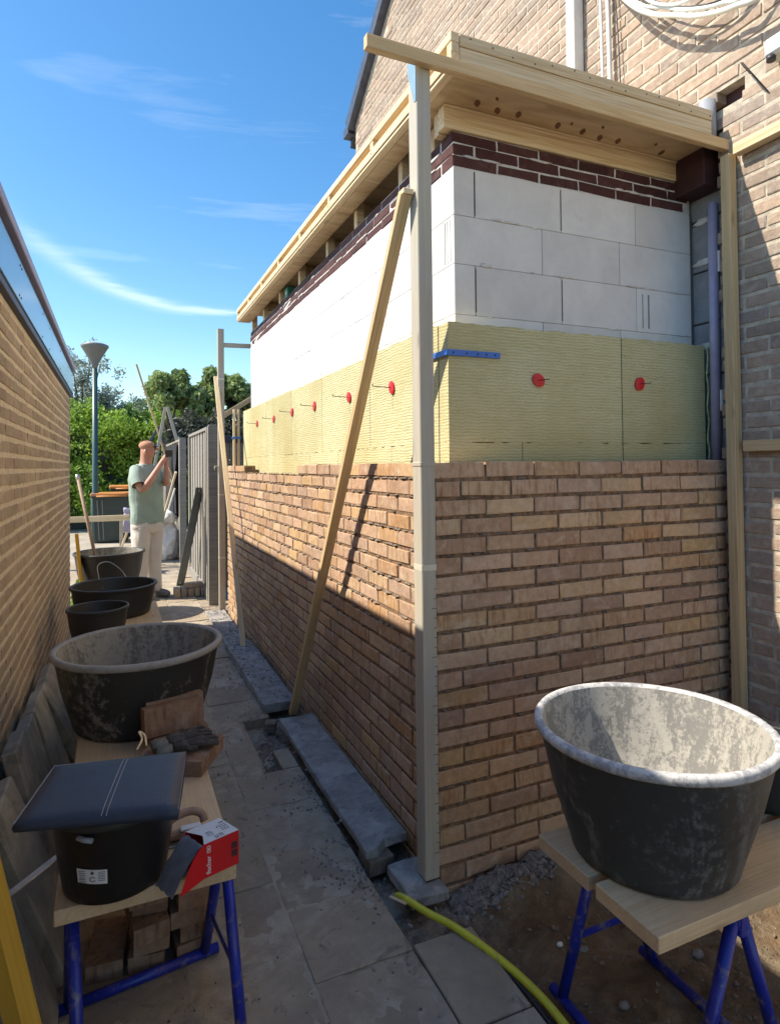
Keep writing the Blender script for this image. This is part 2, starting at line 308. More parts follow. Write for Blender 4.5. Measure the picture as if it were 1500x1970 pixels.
M['leaf_mid'] = leafmat('mid_leaf', (.11, .19, .05), (.22, .36, .09), (.36, .52, .15))
M['leaf_plane'] = leafmat('plane_leaf', (.11, .17, .06), (.26, .36, .13), (.46, .56, .25))
M['leaf_grey'] = leafmat('silver_leaf', (.15, .185, .15), (.26, .31, .25), (.42, .47, .41))
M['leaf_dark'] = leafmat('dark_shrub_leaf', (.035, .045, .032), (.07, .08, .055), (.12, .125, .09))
M['grass'] = leafmat('grass_blade', (.10, .18, .03), (.18, .30, .05), (.28, .40, .08))
# ------------------------------------------------------------------ object helpers
WM = {}
def link(o, parent=None, world=None):
    COL.objects.link(o); world = world or Matrix.Identity(4); WM[o.name] = world
    if parent: o.parent = parent; o.matrix_basis = WM[parent.name].inverted() @ world
    else: o.matrix_basis = world
    return o
def tag(o, label, cat, group=None, kind=None):
    if label: o['label'] = label
    if cat: o['category'] = cat
    if group: o['group'] = group
    if kind: o['kind'] = kind
    return o
def thing(name, loc, label, cat, group=None):
    return tag(link(bpy.data.objects.new(name, None), None, Matrix.Translation(loc)), label, cat, group)
def from_bm(name, bm, mat, parent=None, world=None, smooth=False, recentre=True):
    me = bpy.data.meshes.new(name)
    if recentre and world is None and len(bm.verts):
        c = sum((v.co for v in bm.verts), Vector())/len(bm.verts)
        zmin = min(v.co.z for v in bm.verts); 
        if parent is None: c.z = zmin
        for v in bm.verts: v.co -= c
        world = Matrix.Translation(c)
    bm.to_mesh(me); bm.free()
    for mm in (mat if isinstance(mat, (list, tuple)) else [mat]): me.materials.append(M[mm])
    if smooth:
        for p in me.polygons: p.use_smooth = True
    return link(bpy.data.objects.new(name, me), parent, world)
def from_arr(name, V, F, mat, parent=None, smooth=False):
    V = np.asarray(V, float); c = V.mean(0)
    if parent is None: c[2] = V[:, 2].min()
    me = bpy.data.meshes.new(name); me.from_pydata((V-c).tolist(), [], [tuple(f) for f in F]); me.materials.append(M[mat])
    if smooth:
        for p in me.polygons: p.use_smooth = True
    return link(bpy.data.objects.new(name, me), parent, Matrix.Translation(Vector(c)))
def add_box(bm, lo, hi, bev=0, mi=0):
    x0, y0, z0 = lo; x1, y1, z1 = hi
    vs = [bm.verts.new(p) for p in ((x0,y0,z0),(x1,y0,z0),(x1,y1,z0),(x0,y1,z0),(x0,y0,z1),(x1,y0,z1),(x1,y1,z1),(x0,y1,z1))]
    fs = [bm.faces.new([vs[i] for i in f]) for f in ((3,2,1,0),(4,5,6,7),(0,1,5,4),(1,2,6,5),(2,3,7,6),(3,0,4,7))]
    for f in fs: f.material_index = mi
    if bev:
        es = list({e for f in fs for e in f.edges})
        bmesh.ops.bevel(bm, geom=es, offset=bev, segments=1, affect='EDGES', profile=.5)
    return vs
def box(name, lo, hi, mat, parent=None, bev=.002):
    bm = bmesh.new(); add_box(bm, lo, hi, bev); return from_bm(name, bm, mat, parent)
_bc = {}
def boxmesh(sx, sy, sz, mat, bev):
    k = (round(sx, 4), round(sy, 4), round(sz, 4), mat, bev)
    if k not in _bc:
        bm = bmesh.new(); add_box(bm, (-sx/2, -sy/2, -sz/2), (sx/2, sy/2, sz/2), bev)
        me = bpy.data.meshes.new('board'); bm.to_mesh(me); bm.free(); me.materials.append(M[mat]); _bc[k] = me
    return _bc[k]
def beam(name, a, b, w, h, mat, parent=None, up=(0, 0, 1), bev=.002):
    """board from a to b; w = width across, h = size along 'up'"""
    a, b = Vector(a), Vector(b); x = (b-a).normalized(); u = Vector(up)
    if abs(x.dot(u)) > .98: u = Vector((0, 1, 0))
    y = u.cross(x).normalized(); z = x.cross(y)
    m = Matrix((x, y, z)).transposed().to_4x4(); m.translation = (a+b)/2
    return link(bpy.data.objects.new(name, boxmesh((b-a).length, w, h, mat, bev)), parent, m)
def tube_bm(bm, pts, r, n=8, caps=True, mi=0):
    pts = [Vector(p) for p in pts]; rings = []
    rr = r if isinstance(r, (list, tuple)) else [r]*len(pts)
    prev = None
    for i, p in enumerate(pts):
        t = (pts[min(i+1, len(pts)-1)]-pts[max(i-1, 0)]).normalized()
        if prev is None:
            u = t.orthogonal().normalized()
        else:
            u = (prev - t*prev.dot(t))
            u = u.normalized() if u.length > 1e-6 else t.orthogonal().normalized()
        prev = u; w = t.cross(u)
        rings.append([bm.verts.new(p+(u*math.cos(2*math.pi*k/n)+w*math.sin(2*math.pi*k/n))*rr[i]) for k in range(n)])
    for a, b in zip(rings, rings[1:]):
        for k in range(n):
            f = bm.faces.new((a[k], a[(k+1) % n], b[(k+1) % n], b[k])); f.smooth = True; f.material_index = mi
    if caps:
        bm.faces.new(rings[0][::-1]).material_index = mi; bm.faces.new(rings[-1]).material_index = mi
def tube(name, pts, r, mat, parent=None, n=8):
    bm = bmesh.new(); tube_bm(bm, pts, r, n); return from_bm(name, bm, mat, parent)
def spline(pts, k=8):
    P = [Vector(p) for p in pts]; P = [2*P[0]-P[1]]+P+[2*P[-1]-P[-2]]; o = []
    for i in range(1, len(P)-2):
        for j in range(k):
            t = j/k; o.append(.5*((2*P[i])+(P[i+1]-P[i-1])*t+(2*P[i-1]-5*P[i]+4*P[i+1]-P[i+2])*t*t+(3*P[i]-P[i-1]-3*P[i+1]+P[i+2])*t**3))
    o.append(P[-2]); return o
def lathe_bm(bm, prof, c, n=40, sx=1, sy=1, wob=0, rot=0, mis=None, tilt=0):
    rings = []
    for j, (r, z) in enumerate(prof):
        ring = []
        for k in range(n):
            a = 2*math.pi*k/n
            w = 1+wob*noise.noise(Vector((math.cos(a)*1.5+c[0]*7, math.sin(a)*1.5, z*3)))
            x, y = r*w*math.cos(a)*sx, r*w*math.sin(a)*sy
            x, y = x*math.cos(rot)-y*math.sin(rot), x*math.sin(rot)+y*math.cos(rot)
            ring.append(bm.verts.new((c[0]+x, c[1]+y, c[2]+z+tilt*x)))
        rings.append(ring)
    for j, (a, b) in enumerate(zip(rings, rings[1:])):
        for k in range(n):
            f = bm.faces.new((a[k], a[(k+1) % n], b[(k+1) % n], b[k])); f.smooth = True
            if mis: f.material_index = mis[j]
    return rings
def lathe(name, prof, c, mat, parent=None, n=40, caps=(True, True), **k):
    bm = bmesh.new(); rings = lathe_bm(bm, prof, c, n, **k)
    if caps[0]: bm.faces.new(rings[0][::-1])
    if caps[1]: bm.faces.new(rings[-1])
    return from_bm(name, bm, mat, parent)
def blob(name, c, r, mat, parent=None, sub=3, amp=.15, fr=2., flat=None, seed=0):
    bm = bmesh.new(); bmesh.ops.create_icosphere(bm, subdivisions=sub, radius=1)
    for v in bm.verts:
        d = v.co.normalized(); s = 1+amp*noise.fractal(d*fr+Vector((seed, 0, 0)), 1, 2, 3)
        v.co = Vector((d.x*r[0]*s, d.y*r[1]*s, d.z*r[2]*s))
        if flat is not None: v.co.z = max(v.co.z, flat*r[2])
        v.co += Vector(c)
    return from_bm(name, bm, mat, parent, smooth=True)
# ---- brickwork: real bricks proud of a recessed mortar core
def brick_geo(L_, H_, D_, seed, ch=.003, jit=.003):
    r = random.Random(seed); V = []
    def c4(y, ins, j):
        return [((sx*(L_/2-ins))+r.uniform(-j, j), y+r.uniform(-j, j)*.5, sz*(H_/2-ins)+r.uniform(-j, j)) for sx, sz in ((-1,-1),(1,-1),(1,1),(-1,1))]
    V = c4(D_, 0, 0)+c4(ch, 0, jit)+c4(0, ch, jit)
    F = [(8,9,10,11)]
    for k in range(4):
        n = (k+1) % 4; F.append((4+k, 4+n, 8+n, 8+k)); F.append((k, n, 4+n, 4+k))
    F.append((3,2,1,0))
    return V, F
_bm = {}
def brick_mesh(L_, H_, D_, mat, var):
    k = (round(L_, 2), round(H_, 3), D_, mat, var)
    if k not in _bm:
        V, F = brick_geo(k[0], H_, D_, hash(k[:3]) % 1000+var*17)
        me = bpy.data.meshes.new('brick'); me.from_pydata(V, [], F); me.materials.append(M[mat]); _bm[k] = me
    return _bm[k]
def visible_score(p):
    q = project(p)
    if not q or not (-30 < q[0] < 1530 and -30 < q[1] < 2000): return 0
    return 1/q[2]**2
def lay_bricks(root, items, mat, D_=.1, name='brick', maxn=300, H_=.049, hidden=None, rotj=.006, outj=.002):
    """items: (x, y, z, length, theta). The largest in view become parts, the rest one 'stuff' part"""
    sc = []
    for it in items:
        s = visible_score(it[:3])
        if hidden and hidden(it): s = 0
        sc.append(s*it[3])
    order = sorted(range(len(items)), key=lambda i: -sc[i]); solo = set(i for i in order[:maxn] if sc[i] > 0)
    VV, FF = [], []; base = 0
    for i, (x, y, z, l, th) in enumerate(items):
        ro = random.uniform(-rotj, rotj); off = random.uniform(-outj, outj)
        m = Matrix.Translation((x, y, z+random.uniform(-.001, .001))) @ Matrix.Rotation(th, 4, 'Z') @ Matrix.Rotation(ro, 4, 'Y') @ Matrix.Rotation(ro*.8, 4, 'Z') @ Matrix.Translation((0, off, 0))
        if i in solo:
            link(bpy.data.objects.new(name, brick_mesh(l, H_, D_, mat, random.randrange(7))), root, m)
        else:
            V, F = brick_geo(l, H_, D_, i)
            VV += [tuple(m @ Vector(v)) for v in V]; FF += [tuple(base+k for k in f) for f in F]; base += len(V)
    if VV:
        o = from_arr(name+'_remainder', VV, FF, mat, root); o['kind'] = 'stuff'
def text_obj(name, s, size, world, mat, parent, depth=.0004):
    cu = bpy.data.curves.new(name, 'FONT'); cu.body = s; cu.size = size; cu.extrude = depth; cu.align_x = 'CENTER'; cu.align_y = 'CENTER'
    t = bpy.data.objects.new('tmp', cu); COL.objects.link(t)
    dg = bpy.context.evaluated_depsgraph_get(); me = bpy.data.meshes.new_from_object(t.evaluated_get(dg)); COL.objects.unlink(t); bpy.data.objects.remove(t)
    me.materials.clear(); me.materials.append(M[mat]); me.name = name
    return link(bpy.data.objects.new(name, me), parent, world)
def basis(o, x, y):
    x = Vector(x).normalized(); y = Vector(y); y = (y-x*y.dot(x)).normalized(); m = Matrix((x, y, x.cross(y))).transposed().to_4x4(); m.translation = Vector(o); return m
# ================================================================== SETTING
g = box('ground', (-150, -60, -.9), (150, 260, -.16), 'ground', bev=0); tag(g, 'wide plain ground beyond the building site', 'ground', kind='structure')
# lumpy earth right of the paving, in front of the new wall
def heightfield(name, x0, x1, y0, y1, nx, ny, fn, mat):
    V = []; F = []
    for j in range(ny+1):
        for i in range(nx+1):
            x = x0+(x1-x0)*i/nx; y = y0+(y1-y0)*j/ny; V.append((x, y, fn(x, y)))
    for j in range(ny):
        for i in range(nx):
            a = j*(nx+1)+i; F.append((a, a+1, a+nx+2, a+nx+1))
    return from_arr(name, V, F, mat, None, True)
def earth_z(x, y):
    n = noise.fractal(Vector((x*2.2, y*2.2, 0)), 1, 2, 4)*.03+noise.fractal(Vector((x*14, y*14, 3)), 1, 2, 4)*.015+.006*noise.noise(Vector((x*55, y*55, 0)))
    bank = .085*math.exp(-((y+.05)/.13)**2)*min(1, max(0, (x-.02)*2.6))*(1+.5*noise.noise(Vector((x*9, y*9, 1))))
    return -.055+n+bank
e = heightfield('bare_earth', -.22, 3.2, -3.2, .12, 230, 220, earth_z, 'sand'); tag(e, 'brown bare earth in front of the new brick wall', 'earth', kind='structure')
t_ = heightfield('trench_bed', -.46, .05, -.25, 5.2, 26, 200, lambda x, y: -.05+.03*noise.fractal(Vector((x*9, y*9, 5)), 1, 2, 4)+.015*noise.noise(Vector((x*40, y*40, 0))), 'trench')
tag(t_, 'rough soil strip along the foot of the new wall', 'soil', kind='structure')
sb = heightfield('sand_bed', -4.6, -.225, -3.4, 9.2, 60, 220, lambda x, y: -.0075+.002*noise.noise(Vector((x*20, y*20, 0)))-(.045 if x > -.38 and .9 < y < 1.85 else 0), 'tile'); tag(sb, 'sand bed under the alley paving', 'sand', kind='structure')
# alley paving, tile by tile
pav = link(bpy.data.objects.new('alley_paving', None), None, Matrix.Translation((-.8, 2, 0))); pav['kind'] = 'structure'
cols_ = [(-.53, -.213), (-.85, -.534), (-1.17, -.854), (-1.49, -1.174)]
tl = []
for ci, (a, b) in enumerate(cols_):
    y = -3.2+(.16 if ci % 2 else 0)+.03
    while y < 9.:
        tl.append((a, -.37 if (ci == 0 and 1.0 < y < 1.7) else b, y, y+.321))
        y += .327
y = 4.62
while y < 9.:
    tl.append((-.21, .1, y, y+.316)); y += .327
tl += [(-.30, -.213, 1.08, 1.30)]
for (a, b, y0, y1) in [(-.211, -.0, -.54, -.215), (-.211, 0., -.87, -.545), (-.211, .02, -1.2, -.876)]: tl.append((a, b, y0, y1))
def tile(a, b, y0, y1, i):
    bm = bmesh.new(); g_ = .002
    z = random.uniform(-.003, .004)+(.006 if a == -.211 else 0)
    if a > -.3 and y0 > 4: b_ = b
    vs = add_box(bm, (a+g_, y0+g_, -.05), (b-g_, y1-g_, z), .003)
    for v in bm.verts:
        if v.co.z > -.01: v.co.z += (v.co.x-(a+b)/2)*random.Random(i).uniform(-.02, .02)+(v.co.y-(y0+y1)/2)*random.Random(i+9).uniform(-.02, .02)
    if a == -.53 and random.random() < .35:      # knocked-off corner on the trench side
        for v in bm.verts:
            if v.co.x > b-.02: v.co.x -= random.uniform(.0, .035)
    return from_bm('tile', bm, 'tile', pav)
for i, t in enumerate(tl): tile(*t, i)
dl = heightfield('dust_layer', -1.46, -.215, -3.3, 8.9, 90, 700, lambda x, y: -.0012+.006*noise.fractal(Vector((x*5.3, y*4.1, 2)), 1, 2, 5)+.003*noise.noise(Vector((x*31, y*29, 0)))+.012*math.exp(-((x+.30)**2/.012+(y-.50)**2/.05))*(.6+noise.noise(Vector((x*17, y*17, 4))))+.006*math.exp(-((x+.26)/.07)**2)*noise.noise(Vector((x*14, y*9, 7)))-(.06 if x > -.39 and 1.0 < y < 1.75 else 0), 'dust')
tag(dl, 'thin uneven dust and mortar spill over the paving', 'dust', kind='structure')
st = box('street', (-30, 9.2, -.14), (12, 40, -.02), 'street', bev=0); tag(st, 'pale sunlit street beyond the alley', 'street', kind='structure')
# ================================================================== HOUSE (right)
hx = 1.49
house = thing('gable_house', (hx, 0, 0), 'tall brown brick gable house rising behind the wooden flat roof', 'house')
apex_y, eav_z, sl_ = .2, 5.46, .737
def gable_z(y): return eav_z+sl_*(4.7-y) if y > apex_y else eav_z+sl_*(4.7-apex_y)-sl_*(apex_y-y)
bm = bmesh.new()
outl = [(4.69, -.1), (4.69, eav_z-.02), (apex_y, gable_z(apex_y)-.03), (-4.3, eav_z-.02), (-4.3, -.1)]
# chimney-breast free slab in two pieces so the open pocket beside the new wall stays hollow
def prism(bm, pts, x0, x1):
    a = [bm.verts.new((x0, y, z)) for y, z in pts]; b = [bm.verts.new((x1, y, z)) for y, z in pts]; n = len(pts)
    bm.faces.new(a); bm.faces.new(b[::-1])
    for k in range(n): bm.faces.new((a[(k+1) % n], a[k], b[k], b[(k+1) % n]))
prism(bm, outl, hx+.11, hx+8)
prism(bm, [(4.69, 3.195), (4.69, eav_z-.02), (apex_y, gable_z(apex_y)-.03), (-4.3, eav_z-.02), (-4.3, 3.195)], hx+.004, hx+.108)
for ya, yb, za, zb in ((-4.3, 4.69, 3.02, 3.105), (-4.3, -.125, 3.106, 3.194), (.085, 4.69, 3.106, 3.194)): prism(bm, [(yb, za), (yb, zb), (ya, zb), (ya, za)], hx+.004, hx+.108)
prism(bm, [(-.012, -.1), (-.012, 3.018), (-4.3, 3.018), (-4.3, -.1)], hx+.004, hx+.108)
from_bm('mortar', bm, 'mortar_house', house)
items = []
BL, CP = .22, .0655
k = 0; z = .03
while z < 8.8:
    y = -4.2+(BL/2 if k % 2 else 0)+.03
    while y < 4.62:
        c = y+BL/2-.005
        top = gable_z(c)-.16
        l = .208
        if z < top and (c < .08 or z > 3.06):
            if z <= 3.06 and c+l/2 > -.015:                      # toothed edge at the pocket
                e0 = c-l/2; e1 = .012+random.uniform(-.012, .010); l = e1-e0; cc = (e0+e1)/2
                if l > .05: items.append((hx, cc, z, l, -math.pi/2))
            elif -.12 < c < .09 and 3.10 < z < 3.2: pass            # broken-out bricks above the pipe stub
            elif c-l/2 < -3.2 and random.random() < 0: pass
            else:
                if c+l/2 > 4.69: l = 4.69-(c-l/2); c = 4.69-l/2
                items.append((hx, c, z, l, -math.pi/2))
        y += BL
    k += 1; z += CP
lay_bricks(house, items, 'brick_house', hidden=lambda it: it[1] > 0 and it[2] < 3.05)
box('cavity_shade_board', (hx+.06, -.12, 3.107), (hx+.104, .08, 3.193), 'redox', house)  # dark board added so the broken-out pocket reads as deep shade
# verge trim along the gable and gutter at the eaves
vz = lambda y: gable_z(y)-.0
nseg = 6; y0 = 4.72
dy = (4.72-apex_y)/nseg
for i in range(nseg):
    ya, yb = 4.78-dy*i, 4.78-dy*(i+1)-.03
    beam('verge_tile', (hx-.03, ya, vz(ya)+.02+.012*(i % 2)), (hx-.03, yb, vz(yb)+.02+.012*(i % 2)), .10, .14, 'slate', house, up=(0, .6, .8))
    beam('verge_tile', (hx-.03, 2*apex_y-ya, vz(ya)+.02), (hx-.03, 2*apex_y-yb, vz(yb)+.02), .10, .14, 'slate', house, up=(0, -.6, .8))
bm = bmesh.new()
prism(bm, [(4.95, 5.27), (apex_y, gable_z(apex_y)+.08), (-4.5, 5.27), (-4.5, 5.37), (apex_y, gable_z(apex_y)+.2), (4.95, 5.37)][::-1], hx+.03, hx+8.1)
from_bm('roof', bm, 'slate', house)
beam('gutter', (hx-.06, 4.86, 5.40), (hx+8.1, 4.86, 5.40), .16, .10, 'slate', house)
# white service pipes on the gable
bm = bmesh.new(); add_box(bm, (hx-.075, .885, 3.05), (hx-.003, .955, 6.4), .004); add_box(bm, (hx-.05, .958, 3.05), (hx-.003, .985, 6.4), .002)
from_bm('downpipe', bm, 'pvc_white', house)
for (ya, yb, r) in [(.70, .735, .009), (.645, .68, .013)]:
    tube('conduit', spline([(hx-.03, ya, 3.05), (hx-.032, (ya+yb)/2-.01, 3.9), (hx-.03, yb+.02, 6.2)], 5), r, 'pvc_white', house, 8)
tube('thin_cable', spline([(hx-.02, .575, 3.3), (hx-.02, .60, 3.9), (hx-.02, .66, 4.6)], 4), .004, 'hose_dark', house, 6)
cb = thing('cable_loop', (1.38, .1, 3.45), 'pale cables hanging in a loose loop at the top right of the gable', 'cable')
tube('cable', spline([(1.40, .75, 4.35), (1.38, .45, 3.90), (1.36, .27, 3.70), (1.36, .12, 3.59), (1.37, -.01, 3.505), (1.38, -.17, 3.44), (1.40, -.33, 3.44), (1.42, -.6, 3.75)], 8), .013, 'cable', cb)
tube('cable', spline([(1.41, .70, 4.30), (1.40, .40, 3.86), (1.38, .19, 3.68), (1.36, .05, 3.57), (1.38, -.10, 3.50), (1.40, -.24, 3.50), (1.42, -.5, 3.9)], 8), .009, 'cable', cb)
tube('cable', spline([(1.43, .62, 4.15), (1.42, .30, 3.80), (1.41, .05, 3.60), (1.41, -.15, 3.56), (1.43, -.4, 3.9)], 8), .005, 'hose_dark', cb)
tube('cable', spline([(1.40, .58, 4.2), (1.38, .33, 3.83), (1.36, .15, 3.66), (1.36, .0, 3.60), (1.38, -.14, 3.62), (1.40, -.28, 3.78), (1.41, -.4, 4.0)], 8), .008, 'cable', cb)
hk = thing('wall_hook', (hx, -.21, 3.17), 'thin rusty wall tie sticking out of the bricks near the right edge', 'wall tie')
tube('wire', [(hx-.001, -.155, 3.185), (hx-.10, -.185, 3.19), (hx-.10, -.19, 3.188), (hx-.002, -.235, 3.06)], .0035, 'wire', hk)
lm = thing('wall_lamp', (hx-.05, -.29, 3.16), 'small white fitting cut off by the right edge high on the gable', 'fitting')
bm = bmesh.new(); add_box(bm, (hx-.09, -.36, 3.15), (hx-.002, -.275, 3.23), .012); from_bm('housing', bm, 'pvc_white', lm)
tube('lens', [(hx-.075, -.30, 3.155), (hx-.075, -.30, 3.135)], .018, 'hose_dark', lm, 12)
# pocket beside the new wall: grey blocks, waste pipe, primed box
pk = thing('concrete_pier', (1.58, .13, 0), 'grey concrete block pier beside the lilac pipe', 'pier')
z = -.1; i = 0
while z < 2.75:
    box('block', (1.558, .03, z), (1.594, .33, min(z+.245, 2.80)), 'grey_block', pk, .004); z += .252; i += 1
for zz, w in ((2.05, .1), (2.46, .09), (2.66, .07)):
    blob('mortar_smear', (1.556, .16, zz), (.006, w*.7, .018), 'mortar_white', pk, 2, .5, 3., seed=zz)
lp = thing('waste_pipe', (1.52, .03, 1.5), 'lilac plastic pipe standing in the slot beside the house wall', 'pipe')
tube('pipe', [(1.530, .080, 1.50), (1.530, .078, 2.71)], .022, 'lilac', lp, 16)
for zz in (1.78, 2.43): box('clip', (1.520, .040, zz-.05), (1.56, .052, zz+.05), 'pvc_white', lp, .004)
pb = thing('beam_box', (1.47, .14, 2.8), 'dark red-brown boxed beam end at the right end of the roof', 'beam end')
box('casing', (1.44, .045, 2.775), (1.60, .30, 2.952), 'redox', pb, .003)
sp = thing('pipe_stub', (1.5, .04, 3.0), 'short grey pipe stub poking up where roof timbers meet the house', 'pipe')
lathe('pipe', [(.036, -.02), (.036, .17), (.031, .17), (.031, .02)], (1.455, .035, 2.985), 'pvc_grey', sp, 20, caps=(True, False))
fo = thing('foam_bead', (1.53, .10, 1.8), 'yellow-green foam bead along the right edge of the insulation', 'foam')
tube('bead', spline([(1.525+.006*math.sin(i*2.1), .118, 1.5+i*.05) for i in range(12)], 3), [.002+.003*abs(math.sin(i*1.7)) for i in range(34)], 'foam', fo)
# ================================================================== NEW BRICK WALL
hp, bl = .069, .22
nw = thing('new_brick_wall', (0, 0, 0), 'new knee-high to eye-level pink and buff brick wall wrapping the corner of the extension', 'brick wall')
nw['label'] = 'new half-built pink and buff brick wall wrapping the corner behind the tall post'
items = []
for k in range(1, 26):
    z = (23-k)*hp-.042; odd = k % 2 == 1
    # corner brick
    if odd: items.append((.1035, 0, z, .207, 0))
    else: items.append((0, .1035, z, .207, -math.pi/2))
    # front
    s = .218 if odd else .11
    while s < 1.47:
        e_ = min(s+.209, 1.486)
        if e_-s > .03: items.append(((s+e_)/2, 0, z, e_-s, 0))
        s += bl
    s = .116 if odd else .226
    while s < 4.57:
        e_ = min(s+.209, 4.575)
        if e_-s > .03 and not (k == 1 and 1.84 < (s+e_)/2 < 3.62): items.append((0, (s+e_)/2, z, e_-s, -math.pi/2))
        s += bl
lay_bricks(nw, items, 'brick_new', rotj=.008, H_=.054)
# header face of the corner bricks (each corner brick is one solid brick: its end is its own side)
bm = bmesh.new(); add_box(bm, (.005, .006, -.22), (1.487, .097, 1.494)); from_bm('mortar', bm, 'mortar_new', nw)
bm = bmesh.new(); add_box(bm, (.005, .098, -.22), (.097, 4.572, 1.438)); add_box(bm, (.005, .098, 1.438), (.097, 1.85, 1.492)); add_box(bm, (.005, 3.63, 1.438), (.097, 4.572, 1.49))
from_bm('mortar', bm, 'mortar_new', nw)
# squeezed-out mortar along the bed joints of the sunlit side
VV = []; FF = []
for k in range(1, 12):
    z = (23-k)*hp-.042-.0345
    y = .1
    while y < 4.4:
        l = random.uniform(.015, .07)
        if random.random() < .6:
            d = random.uniform(.002, .009); h = random.uniform(.005, .009); b0 = len(VV); n = 5
            for i in range(n+1):
                t = i/n; dd = -d*math.sin(math.pi*t)**.5*(.6+.8*random.random()); hh = h*(.5+.8*random.random())
                VV += [(.006, y+l*t, z-hh), (dd, y+l*t, z+random.uniform(-.003, .003)), (.006, y+l*t, z+hh)]
            for i in range(n):
                a = b0+3*i; FF += [(a, a+1, a+4, a+3), (a+1, a+2, a+5, a+4)]
        y += l+random.uniform(0, .05)
for k in range(1, 23):
    z = (23-k)*hp-.042-.0345; x = .02
    while x < 1.45:
        l = random.uniform(.01, .05)
        if random.random() < .33:
            d = random.uniform(.001, .005); h = random.uniform(.003, .007); b0 = len(VV); n = 4
            for i in range(n+1):
                t = i/n; dd = -d*math.sin(math.pi*t)**.5*(.6+.8*random.random()); hh = h*(.5+.8*random.random())
                VV += [(x+l*t, .006, z-hh), (x+l*t, dd, z+random.uniform(-.003, .003)), (x+l*t, .006, z+hh)]
            for i in range(n):
                a = b0+3*i; FF += [(a, a+3, a+4, a+1), (a+1, a+4, a+5, a+2)]
        x += l+random.uniform(0, .08)
o = from_arr('mortar_squeeze', VV, FF, 'mortar_crumb', nw); o['kind'] = 'stuff'
# ================================================================== INSULATION, BLOCKS, BROWN COURSES
ins = thing('insulation_layer', (.13, .13, 1.5), 'yellow mineral wool slabs standing between brick and white blocks', 'insulation')
def wool(x0, y0, z0, x1, y1, z1):
    bm = bmesh.new(); add_box(bm, (x0, y0, z0), (x1, y1, z1))
    for ax, cuts in ((0, max(2, int((x1-x0)/.03))), (1, max(2, int((y1-y0)/.03))), (2, max(2, int((z1-z0)/.03)))):
        es = [e for e in bm.edges if abs((e.verts[0].co-e.verts[1].co)[ax]) > .05]
        if es: bmesh.ops.subdivide_edges(bm, edges=es, cuts=min(cuts, 22), use_grid_fill=True)
    for v in bm.verts:
        q = v.co*11
        v.co += Vector((noise.noise(q), noise.noise(q+Vector((9, 0, 0))), noise.noise(q+Vector((0, 9, 0)))*.5))*.0011
        if v.co.z > z1-.006: v.co.z += .009*noise.noise(v.co*40)
    return from_bm('slab', bm, 'wool', ins)
for (xa, xb) in ((.132, 1.003), (1.009, 1.52)): wool(xa, .13, 1.583, xb, .205, 2.05)
for (xa, xb) in ((.132, .47), (.474, 1.003), (1.009, 1.52)): wool(xa, .13, 1.3, xb, .205, 1.582)
ys = [.210, .944, 1.748, 2.49, 3.33, 4.05, 4.37]
for a, b in zip(ys, ys[1:]): wool(.13, a, 1.583, .205, b-.005, 2.05+random.uniform(-.004, .004))
ys2 = [.210, .68, 1.45, 2.02, 2.9, 3.62, 4.37]
for a, b in zip(ys2, ys2[1:]): wool(.13, a, 1.3, .205, b-.003, 1.582)
def disc(p, ax, yel):
    bm = bmesh.new(); n = 14; c = Vector(p)
    nn = Vector((-1, 0, 0)) if ax == 'x' else Vector((0, -1, 0)); u = Vector((0, 1, 0)) if ax == 'x' else Vector((1, 0, 0)); w = Vector((0, 0, 1))
    rot = random.uniform(0, 6)
    for dz, rr in ((0, .034), (.012, .034), (.02, .012)):
        pass
    ra = [bm.verts.new(c+u*math.cos(2*math.pi*k/n)*.029*(1+.10*math.cos(2*(2*math.pi*k/n)+rot))+w*math.sin(2*math.pi*k/n)*.029*(1+.10*math.cos(2*(2*math.pi*k/n)+rot))) for k in range(n)]
    rb = [bm.verts.new(v.co+nn*.006) for v in ra]; rc = [bm.verts.new(c+(v.co-c)*.45+nn*.008) for v in ra]
    bm.faces.new(ra)
    for A, B in ((ra, rb), (rb, rc)):
        for k in range(n): bm.faces.new((A[k], A[(k+1) % n], B[(k+1) % n], B[k]))
    bm.faces.new(rc); bmesh.ops.recalc_face_normals(bm, faces=bm.faces)
    d = from_bm('fixing_disc', bm, 'red', ins)
    if yel:
        tube('wire', spline([c+nn*.004, c+nn*.05+Vector((0, .02, .004)), c+nn*.085+Vector((0, .03, .008)), c+nn*.083+Vector((0, .03, .018))], 3), .0022, 'wire', d, 5)
    else: tube('wire', spline([c+nn*.004, c+nn*.06+Vector((.01, 0, -.002))], 3), .002, 'wire', d, 5)
for y, z in ((3.685, 1.883), (3.03, 1.879), (2.454, 1.887), (1.893, 1.881), (1.242, 1.871), (.66, 1.856)): disc((.128, y, z), 'x', True)
for x, z in ((.553, 1.832), (1.106, 1.84)): disc((x, .128, z+.008), 'y', False)
bs = thing('spacer_strip', (.2, .12, 1.93), 'bright blue perforated strip bent round the insulation corner', 'plastic strip')
box('strip', (.118, .1205, 1.918), (.366, .1255, 1.942), 'blue_strip', bs, .002)
box('strip', (.1185, .126, 1.918), (.1235, .42, 1.942), 'blue_strip', bs, .002)
for x in (.15, .21, .26, .30, .34): lathe('hole', [(.004, 0), (.004, .003)], (0, 0, 0), 'trim_dark', bs, 8).matrix_basis = Matrix.Translation(Vector((x, .1205, 1.93))-Vector((.2, .12, 1.93))) @ Matrix.Rotation(R(90), 4, 'X')
bw = thing('white_block_wall', (.21, .21, 1.9), 'smooth white aerated concrete block wall above the yellow insulation', 'block wall')
bx0 = .21
